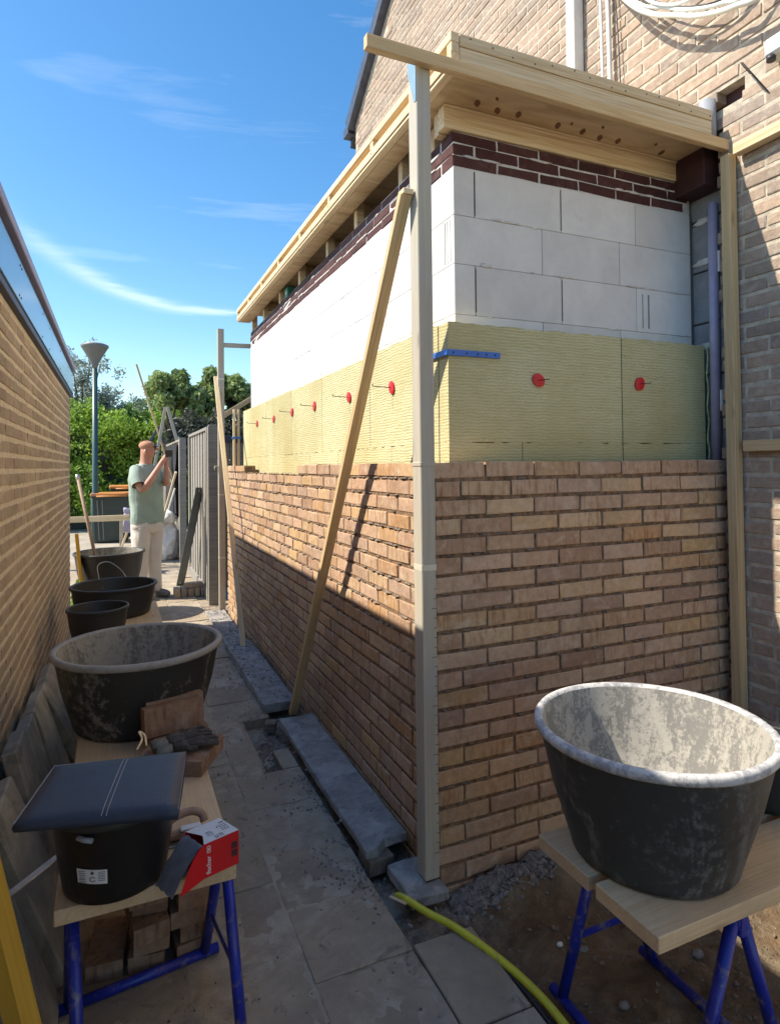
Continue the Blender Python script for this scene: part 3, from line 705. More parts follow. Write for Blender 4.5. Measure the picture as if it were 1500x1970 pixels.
def blk(x0, y0, z0, x1, y1, z1):
    bm = bmesh.new(); add_box(bm, (x0+(.0012 if x0 > bx0+.01 else 0), y0+(.0022 if y0 > bx0+.01 else 0), z0+.0007), (x1-.001, y1-(.0022 if x1-x0 < .12 else 0), z1-.0007), .0018); from_bm('block', bm, 'block', bw)
zc = [2.709, 2.511, 2.312, 2.106, 1.90, 1.70, 1.50]
def frontx(js, z0, z1, first):
    xs = [bx0]+[j for j in js if j > bx0+.02]+[1.535]
    for a, b in zip(xs, xs[1:]): blk(a, bx0, z0, b, bx0+.1, z1)
def lefty(js, z0, z1, start):
    ys_ = [start]+[j for j in js if j > start+.02]+[4.37]
    for a, b in zip(ys_, ys_[1:]): blk(bx0, a, z0, bx0+.1, b, z1)
for i in range(6):
    z1, z0 = zc[i], zc[i+1]
    if i % 2 == 0:      # side wall runs through to the corner
        blk(bx0, bx0, z0, .308, .606 if i == 0 else .911-.0, z1) if False else None
        xs = [.309, .749, 1.182, 1.535]
        for a, b in zip(xs, xs[1:]): blk(a, bx0, z0, b, bx0+.1, z1)
        js = [.606+.44*k for k in range(9)] if i == 0 else [.47+.44*k-.0 for k in range(9)]
        ys_ = [bx0]+[j for j in js if j < 4.3]+[4.37]
        for a, b in zip(ys_, ys_[1:]): blk(bx0, a, z0, .308, b, z1)
    else:
        xs = [bx0, .646, 1.082, 1.535]
        for a, b in zip(xs, xs[1:]): blk(a, bx0, z0, b, bx0+.1, z1)
        js = [.57+.435*k for k in range(9)]
        ys_ = [bx0+.1]+[j for j in js if j < 4.3]+[4.37]
        for a, b in zip(ys_, ys_[1:]): blk(bx0, a, z0, .308, b, z1)
bm = bmesh.new(); add_box(bm, (.2122, .2128, 1.4), (1.55, .30, 2.70)); add_box(bm, (.2122, .3005, 1.4), (.30, 4.36, 2.70)); from_bm('adhesive', bm, 'groove', bw)
# drilled and slotted marks in the blocks
for (x, w) in ((1.216, .005), (1.251, .009)): box('slot', (x, .2085, 2.125), (x+w, .2112, 2.285), 'grey_block', bw, 0)
for x in (.311, .751): box('joint_gap', (x-.003, .2088, 2.52), (x+.001, .2112, 2.70), 'groove', bw, 0); box('joint_gap', (x-.003, .2088, 2.12), (x+.001, .2112, 2.30), 'groove', bw, 0)
for y, w in ((.236, .004), (.262, .004), (.28, .007)): box('tongue_groove', (.2086, y, 2.325), (.2112, y+w, 2.50), 'grey_block', bw, 0)
for (x, z, w, h, d) in [(.46, 2.515, .07, .005, .004), (1.17, 2.316, .05, .006, .004), (.36, 2.318, .03, .008, .004), (.75, 2.315, .05, .005, .004), (1.43, 2.312, .04, .006, .004)]:
    blob('adhesive_smear', (x, .209, z), (w, d, h), 'mortar_white', bw, 2, .5, 3, seed=x)
for i in range(16):
    zz = random.choice((2.511, 2.312, 2.106))
    blob('adhesive_smear', (random.uniform(.25, 1.5), .2095, zz+random.uniform(-.004, .004)) if i < 7 else (.2095, random.uniform(.3, 3.9), zz), (random.uniform(.01, .05), .003, .004) if i < 7 else (.003, random.uniform(.02, .07), .004), 'mortar_white', bw, 2, .6, 3, seed=i*1.7)
bc = thing('brown_brick_band', (.21, .21, 2.71), 'three courses of dark brown bricks with white joints under the roof timbers', 'brick courses')
items = []
for k in range(3):
    z = 2.709+.0485*k+.0245
    o0 = (.0, .11, .0)[k]; 
    if k != 1: items.append((bx0+.1035, bx0, z, .207, 0))
    else: items.append((bx0, bx0+.1035, z, .207, -math.pi/2))
    s = bx0+(.215 if k != 1 else .107)
    while s < 1.50:
        e_ = min(s+.209, 1.52)
        if e_-s > .03: items.append(((s+e_)/2, bx0, z, e_-s, 0))
        s += .215
    s = bx0+(.107 if k != 1 else .215)
    while s < 4.36:
        e_ = min(s+.209, 4.37)
        if e_-s > .03: items.append((bx0, (s+e_)/2, z, e_-s, -math.pi/2))
        s += .215
lay_bricks(bc, items, 'brick_brown', H_=.042, D_=.095)
bm = bmesh.new(); add_box(bm, (.2125, .2125, 2.70), (1.535, .30, 2.852)); add_box(bm, (.2125, .3005, 2.70), (.30, 4.365, 2.852)); from_bm('mortar', bm, 'mortar_white', bc)
for i in range(26):
    if i < 8: p = (random.uniform(.25, 1.45), .2095, 2.709+.0485*random.choice((1, 2)))
    else: p = (.2095, random.uniform(.3, 3.4), 2.709+.0485*random.choice((1, 2)))
    a = random.uniform(.02, .07); ln = (a, .004, .006) if i < 8 else (.004, a, .006)
    blob('mortar_smear', p, ln, 'mortar_white', bc, 2, .6, 3, seed=i*3.1)
# ================================================================== FLAT ROOF
rf = thing('flat_roof_frame', (.075, 0, 2.95), 'raw timber flat roof frame overhanging the extension', 'roof')
XR, Y0, Y1 = .075, -.02, 4.38
beam('edge_rail', (XR+.018, Y0, 3.062), (XR+.018, Y1, 3.062), .036, .036, 'wood_new', rf)
beam('edge_rail', (XR+.018, Y0, 2.986), (XR+.018, Y1, 2.986), .036, .040, 'wood_new', rf)
beam('soffit_strip', (XR+.024, Y0+.004, 2.9575), (XR+.024, Y1-.004, 2.9575), .036, .013, 'wood_new', rf)
for y in (Y0+.018, .76, 1.42, 2.04, 2.64, 3.24, 3.80, Y1-.018): beam('edge_block', (XR+.019, y-.0175, 3.025), (XR+.019, y+.0175, 3.025), .033, .037, 'wood_new', rf)
beam('backing_board', (XR+.045, Y0+.05, 3.02), (XR+.045, Y1-.01, 3.02), .012, .11, 'wood_orange', rf)
beam('front_board', (XR+.04, Y0+.021, 3.058), (1.42, Y0+.021, 3.058), .038, .046, 'wood_new', rf)
beam('front_board', (XR+.04, Y0+.024, 3.0), (1.42, Y0+.024, 3.0), .036, .068, 'wood_new', rf)
bm = bmesh.new(); add_box(bm, (XR+.04, Y0+.008, 2.951), (1.53, .27, 2.963)); from_bm('soffit_board', bm, 'wood_ply', rf)
bm = bmesh.new(); add_box(bm, (XR+.043, .272, 2.951), (.205, Y1-.01, 2.963)); from_bm('soffit_board', bm, 'wood_ply', rf)
bm = bmesh.new(); add_box(bm, (XR+.06, .05, 3.03), (1.485, Y1-.01, 3.075)); from_bm('roof_deck', bm, 'wood_ply', rf)
for (x, y, a) in ((.291, .150, .3), (.348, .094, .1), (.396, .165, .2), (.493, .155, .4), (.70, .16, .3), (.745, .125, .3), (.833, .158, .35), (.89, .096, .1), (.94, .170, .2), (1.036, .160, .3), (1.304, .163, .5), (1.22, .117, .2)):
    s = .45 if y < .13 else .88
    bm = bmesh.new(); n = 14
    vs = []
    for k in range(n):
        q = 2*math.pi*k/n; u_, v_ = .029*s*math.cos(q), .015*s*math.sin(q)*(1-.35*abs(math.cos(q))); th = a+.75
        vs.append(bm.verts.new((x+u_*math.cos(th)-v_*math.sin(th), y+u_*math.sin(th)+v_*math.cos(th), 2.9496)))
    bm.faces.new(vs); r_ = bmesh.ops.extrude_face_region(bm, geom=bm.faces[:]); 
    for v in [q for q in r_['geom'] if isinstance(q, bmesh.types.BMVert)]: v.co.z += .0012
    from_bm('knot_plug', bm, 'knot', rf)
beam('wall_plate', (.165, .228, 2.899), (1.46, .228, 2.899), .05, .084, 'wood_new', rf)
beam('wall_plate_strip', (.165, .222, 2.9455), (1.46, .222, 2.9455), .055, .009, 'wood_new', rf)
for y in (.40, .731, 1.347, 1.876, 2.55, 3.16, 3.78, 4.3): box('stud', (.214, y-.022, 2.852), (.262, y+.022, 3.028), 'wood_new' if y > .5 else 'wood_ply', rf)
box('corner_stud', (.172, .262, 2.853), (.212, .30, 2.950), 'wood_new', rf)
for y in (.76, 1.42, 2.04, 2.64, 3.24, 3.8): beam('rafter', (.27, y, 2.985), (1.485, y, 2.985), .045, .085, 'wood_new', rf)
for i in range(14):
    x = .16+.095*i; lathe('screw_head', [(.0035, 0), (.0035, .0012)], (0, 0, 0), 'wire', rf, 8).matrix_basis = Matrix.Translation(Vector((x+.012*math.sin(i*3.), Y0+.0015, 3.058+.012*math.cos(i*5.)))-Vector((.075, 0, 2.95))) @ Matrix.Rotation(R(90), 4, 'X')
for y in (.76, 1.42, 2.04, 2.64, 3.24):
    for z in (3.062, 2.986): lathe('screw_head', [(.0035, 0), (.0035, .0012)], (0, 0, 0), 'wire', rf, 8).matrix_basis = Matrix.Translation(Vector((XR-.0008, y, z))-Vector((.075, 0, 2.95))) @ Matrix.Rotation(R(-90), 4, 'Y')
tp = thing('teal_package', (.24, 3.0, 2.86), 'small teal package wedged in the roof opening', 'package')
box('carton', (.222, 2.93, 2.855), (.30, 3.02, 2.945), 'teal', tp, .004); box('print', (.2205, 2.955, 2.885), (.2215, 2.985, 2.915), 'paint_white', tp, 0)
# ================================================================== PROFILES, BATTENS, BRACES
post = thing('corner_post', (-.03, .03, 0), 'tall squared grey-wood profile post at the near corner of the brick wall', 'post')
def rot_up(o): return o
beam('shaft', (-.0295, .0295, 0.03), (-.0305, .029, 2.972), .0575, .066, 'wood_grey', post, up=(0, 1, 0), bev=.003)
box('collar', (-.0612, -.0058, 1.490), (.0006, .0638, 1.506), 'wood_grey', post, .002)
box('tape', (-.0592, -.0043, 1.118), (-.0002, .0628, 1.140), 'tape', post, .001)
bm = bmesh.new()
def tri_plate(bm, pts, off):
    a = [bm.verts.new(p) for p in pts]; b = [bm.verts.new(Vector(p)+Vector(off)) for p in pts]; n = len(pts)
    bm.faces.new(a); bm.faces.new(b[::-1])
    for k in range(n): bm.faces.new((a[(k+1) % n], a[k], b[k], b[(k+1) % n]))
tri_plate(bm, [(-.0597, -.002, 2.976), (-.0597, .063, 2.976), (-.0597, .063, 2.93), (-.0597, .012, 2.80), (-.0597, -.002, 2.80)], (-.0015, 0, 0))
add_box(bm, (-.0612, -.0056, 2.955), (.0012, -.0036, 2.978)); bmesh.ops.recalc_face_normals(bm, faces=bm.faces)
from_bm('foil_wrap', bm, 'film', post)
bm = bmesh.new()
z = .12; i = 0
while z < 1.08:
    w = .012 if i % 5 else .02
    add_box(bm, (-.0008-w, -.0046, z), (-.0008, -.0038, z+.0016)); z += .0345; i += 1
o = from_bm('gauge_marks', bm, 'ink', post); o['kind'] = 'stuff'
tb = thing('head_batten', (.6, -.05, 2.93), 'long flat batten tied to the post head and running to the house', 'batten')
beam('board', (-.262, -.024, 2.945), (1.50, -.030, 2.925), .030, .048, 'wood_honey', tb, bev=.002)
rp = thing('right_profile', (1.44, -.08, 0), 'upright pine stud fixed against the house wall at the right', 'stud')
beam('board', (1.459, -.072, -.02), (1.459, -.062, 2.86), .046, .045, 'wood_honey', rp, up=(0, 1, 0))
r1 = thing('upper_side_batten', (1.46, -.6, 2.87), 'pale batten running off the top of the right stud to the right edge', 'batten')
beam('board', (1.462, -.10, 2.868), (1.462, -2.2, 2.868), .045, .048, 'wood_new', r1)
r2 = thing('lower_side_batten', (1.46, -.6, 1.56), 'batten with knots nailed across the right stud at half height', 'batten')
beam('board', (1.466, -.112, 1.563), (1.466, -2.2, 1.563), .03, .048, 'wood_honey', r2)
br = thing('diagonal_brace', (-.1, 1.6, 0), 'long slanting pine brace from the corner post down to the slab', 'brace')
beam('board', (-.088, .035, 2.475), (-.095, 1.655, .035), .030, .045, 'wood_honey', br, up=(1, 0, 0))
box('cap', (-.105, .015, 2.468), (-.064, .06, 2.488), 'wood_new', br)
fp = thing('far_post', (-.05, 4.68, 0), 'thin wooden profile post at the far end of the new brick wall', 'post')
beam('shaft', (-.045, 4.66, 0), (-.045, 4.66, 2.93), .062, .058, 'wood_grey', fp, up=(0, 1, 0))
for z in (.55, 1.2, 2.4): box('tape', (-.0775, 4.6295, z), (-.0125, 4.69, z+.012), 'tape', fp, .001)
fb = thing('far_head_batten', (.1, 4.68, 2.76), 'short batten joining the far post to the white block wall', 'batten')
beam('board', (-.013, 4.66, 2.765), (.42, 4.60, 2.765), .03, .045, 'wood_grey', fb)
f2 = thing('far_diagonal_brace', (-.1, 3.1, 0), 'thin slanting brace leaning on the far post', 'brace')
beam('board', (-.088, 4.72, 2.44), (-.115, 3.10, .03), .022, .042, 'wood_new', f2, up=(1, 0, 0))
f3 = thing('far_upright_batten', (.07, 4.5, 1.5), 'two pale upright battens beside the far insulation edge', 'batten')
beam('board', (.06, 4.50, 1.5), (.06, 4.50, 2.08), .022, .03, 'wood_new', f3, up=(0, 1, 0)); beam('board', (.105, 4.50, 1.5), (.105, 4.50, 2.08), .02, .03, 'wood_new', f3, up=(0, 1, 0))
box('blue_tape', (.04, 4.478, 1.78), (.125, 4.522, 1.80), 'blue_strip', f3, .001)
f4 = thing('yellow_rail', (.4, 6.0, 2.0), 'bright yellow rail slanting up behind the far post', 'rail')
beam('board', (-.02, 5.1, 2.02), (.42, 5.1, 2.30), .03, .055, 'wood_new', f4)
cl = thing('profile_clamp', (-.09, 4.66, 1.5), 'small steel clamp gripping the far post', 'clamp')
box('jaw', (-.115, 4.645, 1.492), (-.0, 4.672, 1.506), 'steel', cl); box('jaw', (-.118, 4.648, 1.462), (-.108, 4.668, 1.49), 'steel', cl)
# ================================================================== LEFT GARAGE
gx = -1.44
ga = thing('brick_garage', (gx, 0, 0), 'low yellow-brown brick garage wall on the left, fascia coloured blue like reflected sky', 'garage')
bm = bmesh.new(); add_box(bm, (gx-3.2, -4., -.15), (gx-.003, 4.54, 2.16)); from_bm('mortar', bm, 'mortar_garage', ga)
items = []; z = .02; k = 0
while z < 2.13:
    y = -3.9+random.choice((0, .11)) if False else -3.9+(.11 if k % 2 else 0)
    while y < 4.5:
        l = .206
        e1 = min(y+l, 4.545)
        if e1-y > .05: items.append((gx, (y+e1)/2, z+.0, e1-y, math.pi/2))
        y += .2205
    z += .0652; k += 1
lay_bricks(ga, items, 'brick_garage', H_=.046, rotj=.01, outj=.002)
bm = bmesh.new(); add_box(bm, (gx-3.25, -4.1, 2.162), (gx+.022, 4.64, 2.195), .003); from_bm('lower_trim', bm, 'trim_dark', ga)
for i in range(4):
    box('fascia_panel', (gx-3.2, -4.08+2.18*i, 2.197), (gx+.028, -4.08+2.18*(i+1)-.004, 2.372), 'panel', ga, .002)
bm = bmesh.new(); add_box(bm, (gx-3.25, -4.1, 2.374), (gx+.020, 4.64, 2.408), .003); from_bm('upper_trim', bm, 'trim_dark', ga)
for i in range(4): box('coping', (gx-3.3, -4.12+2.2*i, 2.41), (gx+.045, -4.12+2.2*(i+1)-.003, 2.455), 'coping', ga, .004)
for i, y in enumerate((1.0, 1.05, 1.9, 2.3, 3.1, 3.9, 4.4)):
    for z in (2.22, 2.35): lathe('screw', [(.005, 0), (.005, .003)], (0, 0, 0), 'trim_dark', ga, 8).matrix_basis = Matrix.Translation((.0285, y+(.02 if z > 2.3 else 0), z)) @ Matrix.Rotation(R(90), 4, 'Y')
# ================================================================== FENCE AND FAR THINGS
def fence_panel(y0, y1, x, label, post_y, top=1.945, n=None):
    f = thing('timber_fence', (x, y0, 0), label, 'fence', 'grey timber fence sections')
    n = n or max(2, int(round((y1-y0)/.135)))
    w = (y1-y0)/n
    for i in range(n):
        box('board', (x-.012+(.012 if i % 2 else 0), y0+w*i+.004, .07), (x+.006+(.012 if i % 2 else 0), y0+w*(i+1)+.012, top-.02), 'wood_fence', f, .002)
    box('top_rail', (x-.03, y0-.02, top-.035), (x+.03, y1+.02, top), 'wood_fence', f); box('bottom_rail', (x-.028, y0, .0), (x+.03, y1, .12), 'wood_fence', f)
    for q in (y0-.0, y1): box('side_batten', (x-.034, q-.02, .05), (x-.013, q+.02, top-.036), 'wood_grey', f)
    # round-headed post
    bm = bmesh.new(); pts = [(x-.045, -.1), (x+.055, -.1), (x+.055, top-.02)]+[(x+.005+.05*math.cos(a), top-.02+.04*math.sin(a)) for a in [math.pi*k/8 for k in range(1, 8)]]+[(x-.045, top-.02)]
    a = [bm.verts.new((px, post_y, pz)) for px, pz in pts]; b = [bm.verts.new((px, post_y+.07, pz)) for px, pz in pts]; m_ = len(pts)
    bm.faces.new(a); bm.faces.new(b[::-1])
    for k in range(m_): bm.faces.new((a[(k+1) % m_], a[k], b[k], b[(k+1) % m_]))
    bmesh.ops.recalc_face_normals(bm, faces=bm.faces); from_bm('post', bm, 'wood_fence', f)
    return f
fence_panel(5.24, 7.10, -.09, 'nearest grey timber fence section beside the slanting dark metal bar', 4.98)
fence_panel(8.55, 12.6, -.09, 'farther grey timber fence section hung with black cloth behind the man', 8.30)
bf = thing('back_fence', (.7, 5.9, 0), 'short grey garden fence seen between far post and brick wall', 'fence')
for i in range(14): box('board', (.03+i*.11, 5.9, 0), (.03+i*.11+.1, 5.92, 1.80+random.uniform(-.01, .01)), 'wood_fence', bf)
box('cap_rail', (-.03, 5.87, 1.80), (1.6, 5.94, 1.88), 'slate', bf)
# black cloth on the fence
ct = thing('black_cloth', (-.13, 9, 1), 'black cloth hanging in folds from the farther fence', 'cloth')
V = []; F = []; nx, nz = 44, 10
for j in range(nz+1):
    for i in range(nx+1):
        y = 8.75+2.2*i/nx; z = 1.88-1.22*j/nz*(1-.06*math.sin(i*.5))
        V.append((-.135-.03*math.sin(i*1.25+.3*j)-.025*noise.noise(Vector((i*.4, j*.3, 0))), y, z))
for j in range(nz):
    for i in range(nx): a = j*(nx+1)+i; F.append((a, a+1, a+nx+2, a+nx+1))
nv = len(V); V += [(x+.012, y, z) for x, y, z in V]; F += [tuple(nv+q for q in f[::-1]) for f in F]
from_arr('fabric', V, F, 'cloth', ct, True)
db = thing('flat_metal_bar', (-.31, 6.45, 0), 'dark flat metal bar leaning against the nearest fence', 'metal bar')
beam('bar', (-.31, 6.35, .0), (-.125, 5.80, 1.25), .095, .012, 'bar', db, up=(.2, -1, 0))
for q in (.03, .97):
    p = Vector((-.31, 6.35, 0)).lerp(Vector((-.125, 5.80, 1.25)), q)+Vector((-.004, -.01, 0)); blob('bolt', p, (.013, .006, .013), 'steel', db, 1, 0)
# row of bricks on edge
rb = thing('brick_row', (-.28, 5.6, 0), 'row of five loose bricks standing on edge below the metal bar', 'bricks')
for i in range(5):
    x = -.44+i*.073
    m = Matrix.Translation((x+.03, 5.52+.02*(i % 2), .052)) @ Matrix.Rotation(R(90), 4, 'Y')
    link(bpy.data.objects.new('brick', brick_mesh(.1, .062, .2, 'brick_house', i % 7)), rb, m)
link(bpy.data.objects.new('brick', brick_mesh(.2, .05, .1, 'brick_house', 3)), rb, Matrix.Translation((-.22, 5.56, .13)) @ Matrix.Rotation(R(8), 4, 'Z'))
# yellow board, white sack
yb = thing('leaning_yellow_board', (-.5, 9, 0), 'narrow yellow board leaning by the white sack', 'board')
beam('board', (-.53, 8.75, 0), (-.19, 8.30, 1.42), .03, .07, 'wood_new', yb, up=(0, 1, 0))
sk = thing('white_sack', (-.25, 8.75, 0), 'bulging white woven sack at the foot of the farther fence', 'sack')
blob('sack_body', (-.30, 8.80, .30), (.20, .24, .34), 'bag', sk, 4, .28, 2.2, -.88, 3)
blob('sack_top', (-.32, 8.78, .66), (.15, .17, .13), 'bag', sk, 3, .35, 2.6, None, 8)
wb = thing('white_panel_board', (-.2, 8.5, .7), 'white panel edge standing behind the yellow board', 'board')
beam('board', (-.35, 8.9, .5), (-.17, 8.75, 1.15), .02, .08, 'pvc_white', wb, up=(0, 1, 0))
# bundle of leaning timbers at the far end
for nm, lab, a, b, w, h, mt in [
    ('leaning_timber', 'longest timber leaning with its tip highest against the sky', (-.05, 9.5, 1.0), (-.72, 9.5, 3.26), .03, .05, 'wood_honey'),
    ('leaning_timber', 'pale timber leaning left and crossing the longest timber', (-.55, 9.3, .9), (-.27, 9.3, 2.52), .05, .05, 'wood_grey'),
    ('leaning_timber', 'pale timber leaning right over the fence top behind the man', (.05, 9.2, 1.4), (-.24, 9.25, 2.52), .05, .06, 'wood_grey')]:
    t = thing(nm, a, lab, 'timber', 'timbers leaning at the alley end'); beam('board', a, b, w, h, mt, t, up=(0, 1, 0))
ld = thing('folded_parasol', (-.45, 9.8, 1.8), 'dark slanting folded chair frame behind the raised phone', 'chair frame')
beam('frame', (-.62, 9.8, 1.75), (-.34, 9.8, 2.22), .05, .07, 'slate', ld, up=(0, 1, 0)); beam('frame', (-.34, 9.8, 2.22), (-.28, 9.8, 1.9), .05, .04, 'slate', ld, up=(0, 1, 0)); beam('seat', (-.60, 9.85, 1.78), (-.30, 9.85, 1.95), .05, .025, 'slate', ld, up=(0, 1, 0))
# street lamp
sl_t = thing('street_lamp', (-1.43, 12, 0), 'green street lamp post with a wide cone head in shade-darkened grey', 'street lamp')
lathe('pole', [(.085, -.1), (.085, .9), (.06, 1.0), (.048, 3.55)], (-1.43, 12, 0), 'pole_green', sl_t, 16)
lathe('lamp_cone', [(.05, 3.52), (.07, 3.62), (.13, 3.73), (.245, 3.93), (.262, 3.95), (.262, 3.985), (.245, 3.995)], (-1.43, 12, 0), 'lamp_grey', sl_t, 28)
lathe('lamp_dome', [(.244, 3.996), (.17, 4.03), (.08, 4.05), (.01, 4.057)], (-1.43, 12, 0), 'lamp_dome', sl_t, 28)
# wheelie bins
def wheelie(x, y, label, lid, s=1., w=.58):
    b = thing('wheelie_bin', (x, y, 0), label, 'wheelie bin', 'wheelie bins at the alley end')
    bm = bmesh.new()
    lo = [(-w*.42, -.27, 0), (w*.42, -.27, 0), (w*.42, .27, 0), (-w*.42, .27, 0)]; hi = [(-w/2, -.34, .93), (w/2, -.34, .93), (w/2, .34, .93), (-w/2, .34, .93)]
    A = [bm.verts.new((x+p[0]*s, y+p[1]*s, p[2]*s)) for p in lo]; B = [bm.verts.new((x+p[0]*s, y+p[1]*s, p[2]*s)) for p in hi]
    bm.faces.new(A[::-1]); bm.faces.new(B)
    for k in range(4): bm.faces.new((A[k], A[(k+1) % 4], B[(k+1) % 4], B[k]))
    bmesh.ops.bevel(bm, geom=bm.edges[:], offset=.02, segments=2, affect='EDGES'); from_bm('body', bm, 'bin', b)
    for q in (-.33, -.22): beam('rib', (x+q*w, y-.285*s, .05), (x+q*w*1.15, y-.352*s, .85*s), .02, .012, 'lamp_grey', b, up=(0, 1, 0))
    box('rim', (x-w/2*s-.03, y-.37*s, .90*s), (x+w/2*s+.03, y+.36*s, .935*s), 'bin', b, .008)
    bm = bmesh.new(); add_box(bm, (x-w/2*s-.04, y-.40*s, .937*s), (x+w/2*s+.04, y+.37*s, .985*s), .015)
    for v in bm.verts:
        if v.co.z > .96*s: v.co.z += .03*(1-abs(v.co.x-x)/(w*.6))
    from_bm('lid', bm, lid, b)
    for q in (-1, 1): 
        c = (x+q*w*.42*s, y+.24*s, .1)
        lathe('wheel', [(.001, -.02), (.1, -.02), (.1, .02), (.001, .02)], (0, 0, 0), 'rubber', b, 18).matrix_basis = Matrix.Translation(Vector(c)-Vector((x, y, 0))) @ Matrix.Rotation(R(90), 4, 'Y')
    tube('handle', [(x-w*.4, y-.42*s, .93*s), (x+w*.4, y-.42*s, .93*s)], .014, lid, b)
    return b
b1 = wheelie(-1.12, 12.15, 'dark wheelie bin with orange lid left of the man', 'orange', 1., .72)
box('sticker', (-1.50, 11.752, .945), (-1.42, 11.758, .985), 'violet', b1, 0)
wheelie(-.82, 13.3, 'second wheelie bin with orange lid just behind the man', 'orange', 1.12)
# white car beyond the garage
car = thing('parked_car', (-3.6, 18, 0), 'white parked car cut off by the garage corner', 'car')
prof = [(-1.85, .35), (-1.68, .30), (-1.62, .62), (-1.66, .95), (-1.80, 1.32), (-2.05, 1.45), (-3.6, 1.47), (-4.4, 1.05), (-5.5, .92), (-5.7, .6), (-5.65, .3)]
bm = bmesh.new()
a = [bm.verts.new((x, 17.1, z)) for x, z in prof]; m_ = [bm.verts.new((x, 18.7, z)) for x, z in prof]; n = len(prof)
bm.faces.new(a); bm.faces.new(m_[::-1])
for k in range(n): bm.faces.new((a[(k+1) % n], a[k], m_[k], m_[(k+1) % n]))
bmesh.ops.recalc_face_normals(bm, faces=bm.faces); bmesh.ops.bevel(bm, geom=bm.edges[:], offset=.05, segments=3, affect='EDGES'); from_bm('body', bm, 'car_white', car, smooth=True)
bm = bmesh.new(); tri_plate(bm, [(-1.92, 17.085, .98), (-2.02, 17.085, 1.34), (-3.5, 17.085, 1.37), (-4.1, 17.085, 1.0)], (0, .03, 0)); bmesh.ops.recalc_face_normals(bm, faces=bm.faces); from_bm('side_window', bm, 'glass', car)
box('tail_light', (-1.80, 17.06, .92), (-1.72, 17.11, 1.22), 'red', car, .01)
for x in (-2.35, -4.9):
    w = lathe('wheel', [(.001, -.1), (.2, -.1), (.31, -.09), (.31, .09), (.2, .1), (.001, .1)], (0, 0, 0), 'rubber', car, 24); w.matrix_basis = Matrix.Translation(Vector((x, 17.14, .31))-Vector((-3.6, 18, 0))) @ Matrix.Rotation(R(90), 4, 'X')
    bm = bmesh.new(); n = 20
    vs = [bm.verts.new((x+.40*math.cos(t), 17.045, .31+.40*math.sin(t))) for t in [math.pi*k/n for k in range(n+1)]]; vs += [bm.verts.new((x-.40, 17.045, .2)), bm.verts.new((x+.40, 17.045, .2))]
    bm.faces.new(vs); r_ = bmesh.ops.extrude_face_region(bm, geom=bm.faces[:])
    for v in [q for q in r_['geom'] if isinstance(q, bmesh.types.BMVert)]: v.co.y += .06
    from_bm('wheel_arch', bm, 'glass', car)
# white rail and debris near the man
wr = thing('white_rail_board', (-1.3, 8.4, .55), 'long white board lying level behind the leaning handle', 'board')
beam('board', (-2.4, 8.6, .72), (-.86, 8.3, .74), .05, .085, 'wood_new', wr)
for i, (x, z) in enumerate(((-2.1, .35), (-1.0, .35))): box('trestle_leg', (x, 8.42, 0), (x+.05, 8.50, .69), 'wood_grey', wr)
dbp = [((-.95, 8.0, .1), (-.72, 8.1, .62), .03, .06, 'wood_honey', 'dark orange offcut propped steeply in the rubble heap'),
       ((-.85, 7.9, .1), (-.60, 8.0, .66), .03, .05, 'wood_orange', 'reddish offcut standing right in the rubble heap'),
       ((-1.15, 7.8, .12), (-.80, 7.9, .36), .03, .06, 'wood_new', 'pale offcut lying lowest on the rubble heap'),
       ((-1.05, 8.1, .10), (-.90, 8.2, .52), .03, .05, 'wood_new', 'pale short offcut standing left in the rubble heap')]
for a, b, w, h, mt, lab in dbp:
    t = thing('timber_offcut', a, lab, 'offcut', 'offcuts in the rubble heap'); beam('board', a, b, w, h, mt, t, up=(0, 1, 0))
for lab, c, r_, sd in (('crumpled white bag lying left in front of the bins', (-1.12, 7.7, .16), (.22, .2, .15), 2), ('crumpled white bag lying right against the man\'s legs', (-.80, 7.6, .18), (.2, .2, .17), 5)):
    t = thing('plastic_bag', c, lab, 'bag', 'white bags in the rubble heap'); blob('bag', c, r_, 'bag', t, 4, .45, 2.6, -.9, sd)
lb = thing('lilac_crate', (-.75, 8.6, .5), 'pale lilac crate corner behind the man\'s hip', 'crate')
bm = bmesh.new(); add_box(bm, (-.92, 8.6, .48), (-.55, 8.9, .86), .02)
for v in bm.verts:
    if v.co.z < .6: v.co.x += (.06 if v.co.x < -.7 else -.06)*(-1)
from_bm('crate_body', bm, 'lilac', lb); box('crate_rim', (-.94, 8.58, .80), (-.53, 8.92, .86), 'lilac', lb, .01)
# ================================================================== VEGETATION
def leaves(centres, radii, n, size, flat=.5, seed=1, shell=.55):
    r = np.random.default_rng(seed); C_ = np.array(centres, float); Rr = np.array(radii, float)
    vol = Rr.prod(1)**(2/3); idx = r.choice(len(C_), n, p=vol/vol.sum())
    d = r.normal(size=(n, 3)); d /= np.linalg.norm(d, axis=1)[:, None]
    rad = shell+(1-shell)*r.random(n)**.6; rad *= 1+.18*np.sin(d[:, 0]*7+idx)*np.cos(d[:, 2]*6+idx*2)
    P = C_[idx]+d*rad[:, None]*Rr[idx]
    a = r.normal(size=(n, 3)); a /= np.linalg.norm(a, axis=1)[:, None]; b = np.cross(a, d+r.normal(size=(n, 3))*.6); b /= np.linalg.norm(b, axis=1)[:, None]
    s = size*(.6+.8*r.random(n))[:, None]
    V = np.stack([P-a*s, P+b*s*.45+d*s*.15, P+a*s, P-b*s*.45+d*s*.15], 1).reshape(-1, 3)
    F = np.arange(4*n).reshape(-1, 4)
    return V, F
def crown(parent, V, F, mat, name='crown'):
    c = V.mean(0); me = bpy.data.meshes.new(name); me.from_pydata((V-c).tolist(), [], F.tolist()); me.materials.append(M[mat])
    return link(bpy.data.objects.new(name, me), parent, Matrix.Translation(Vector(c)))
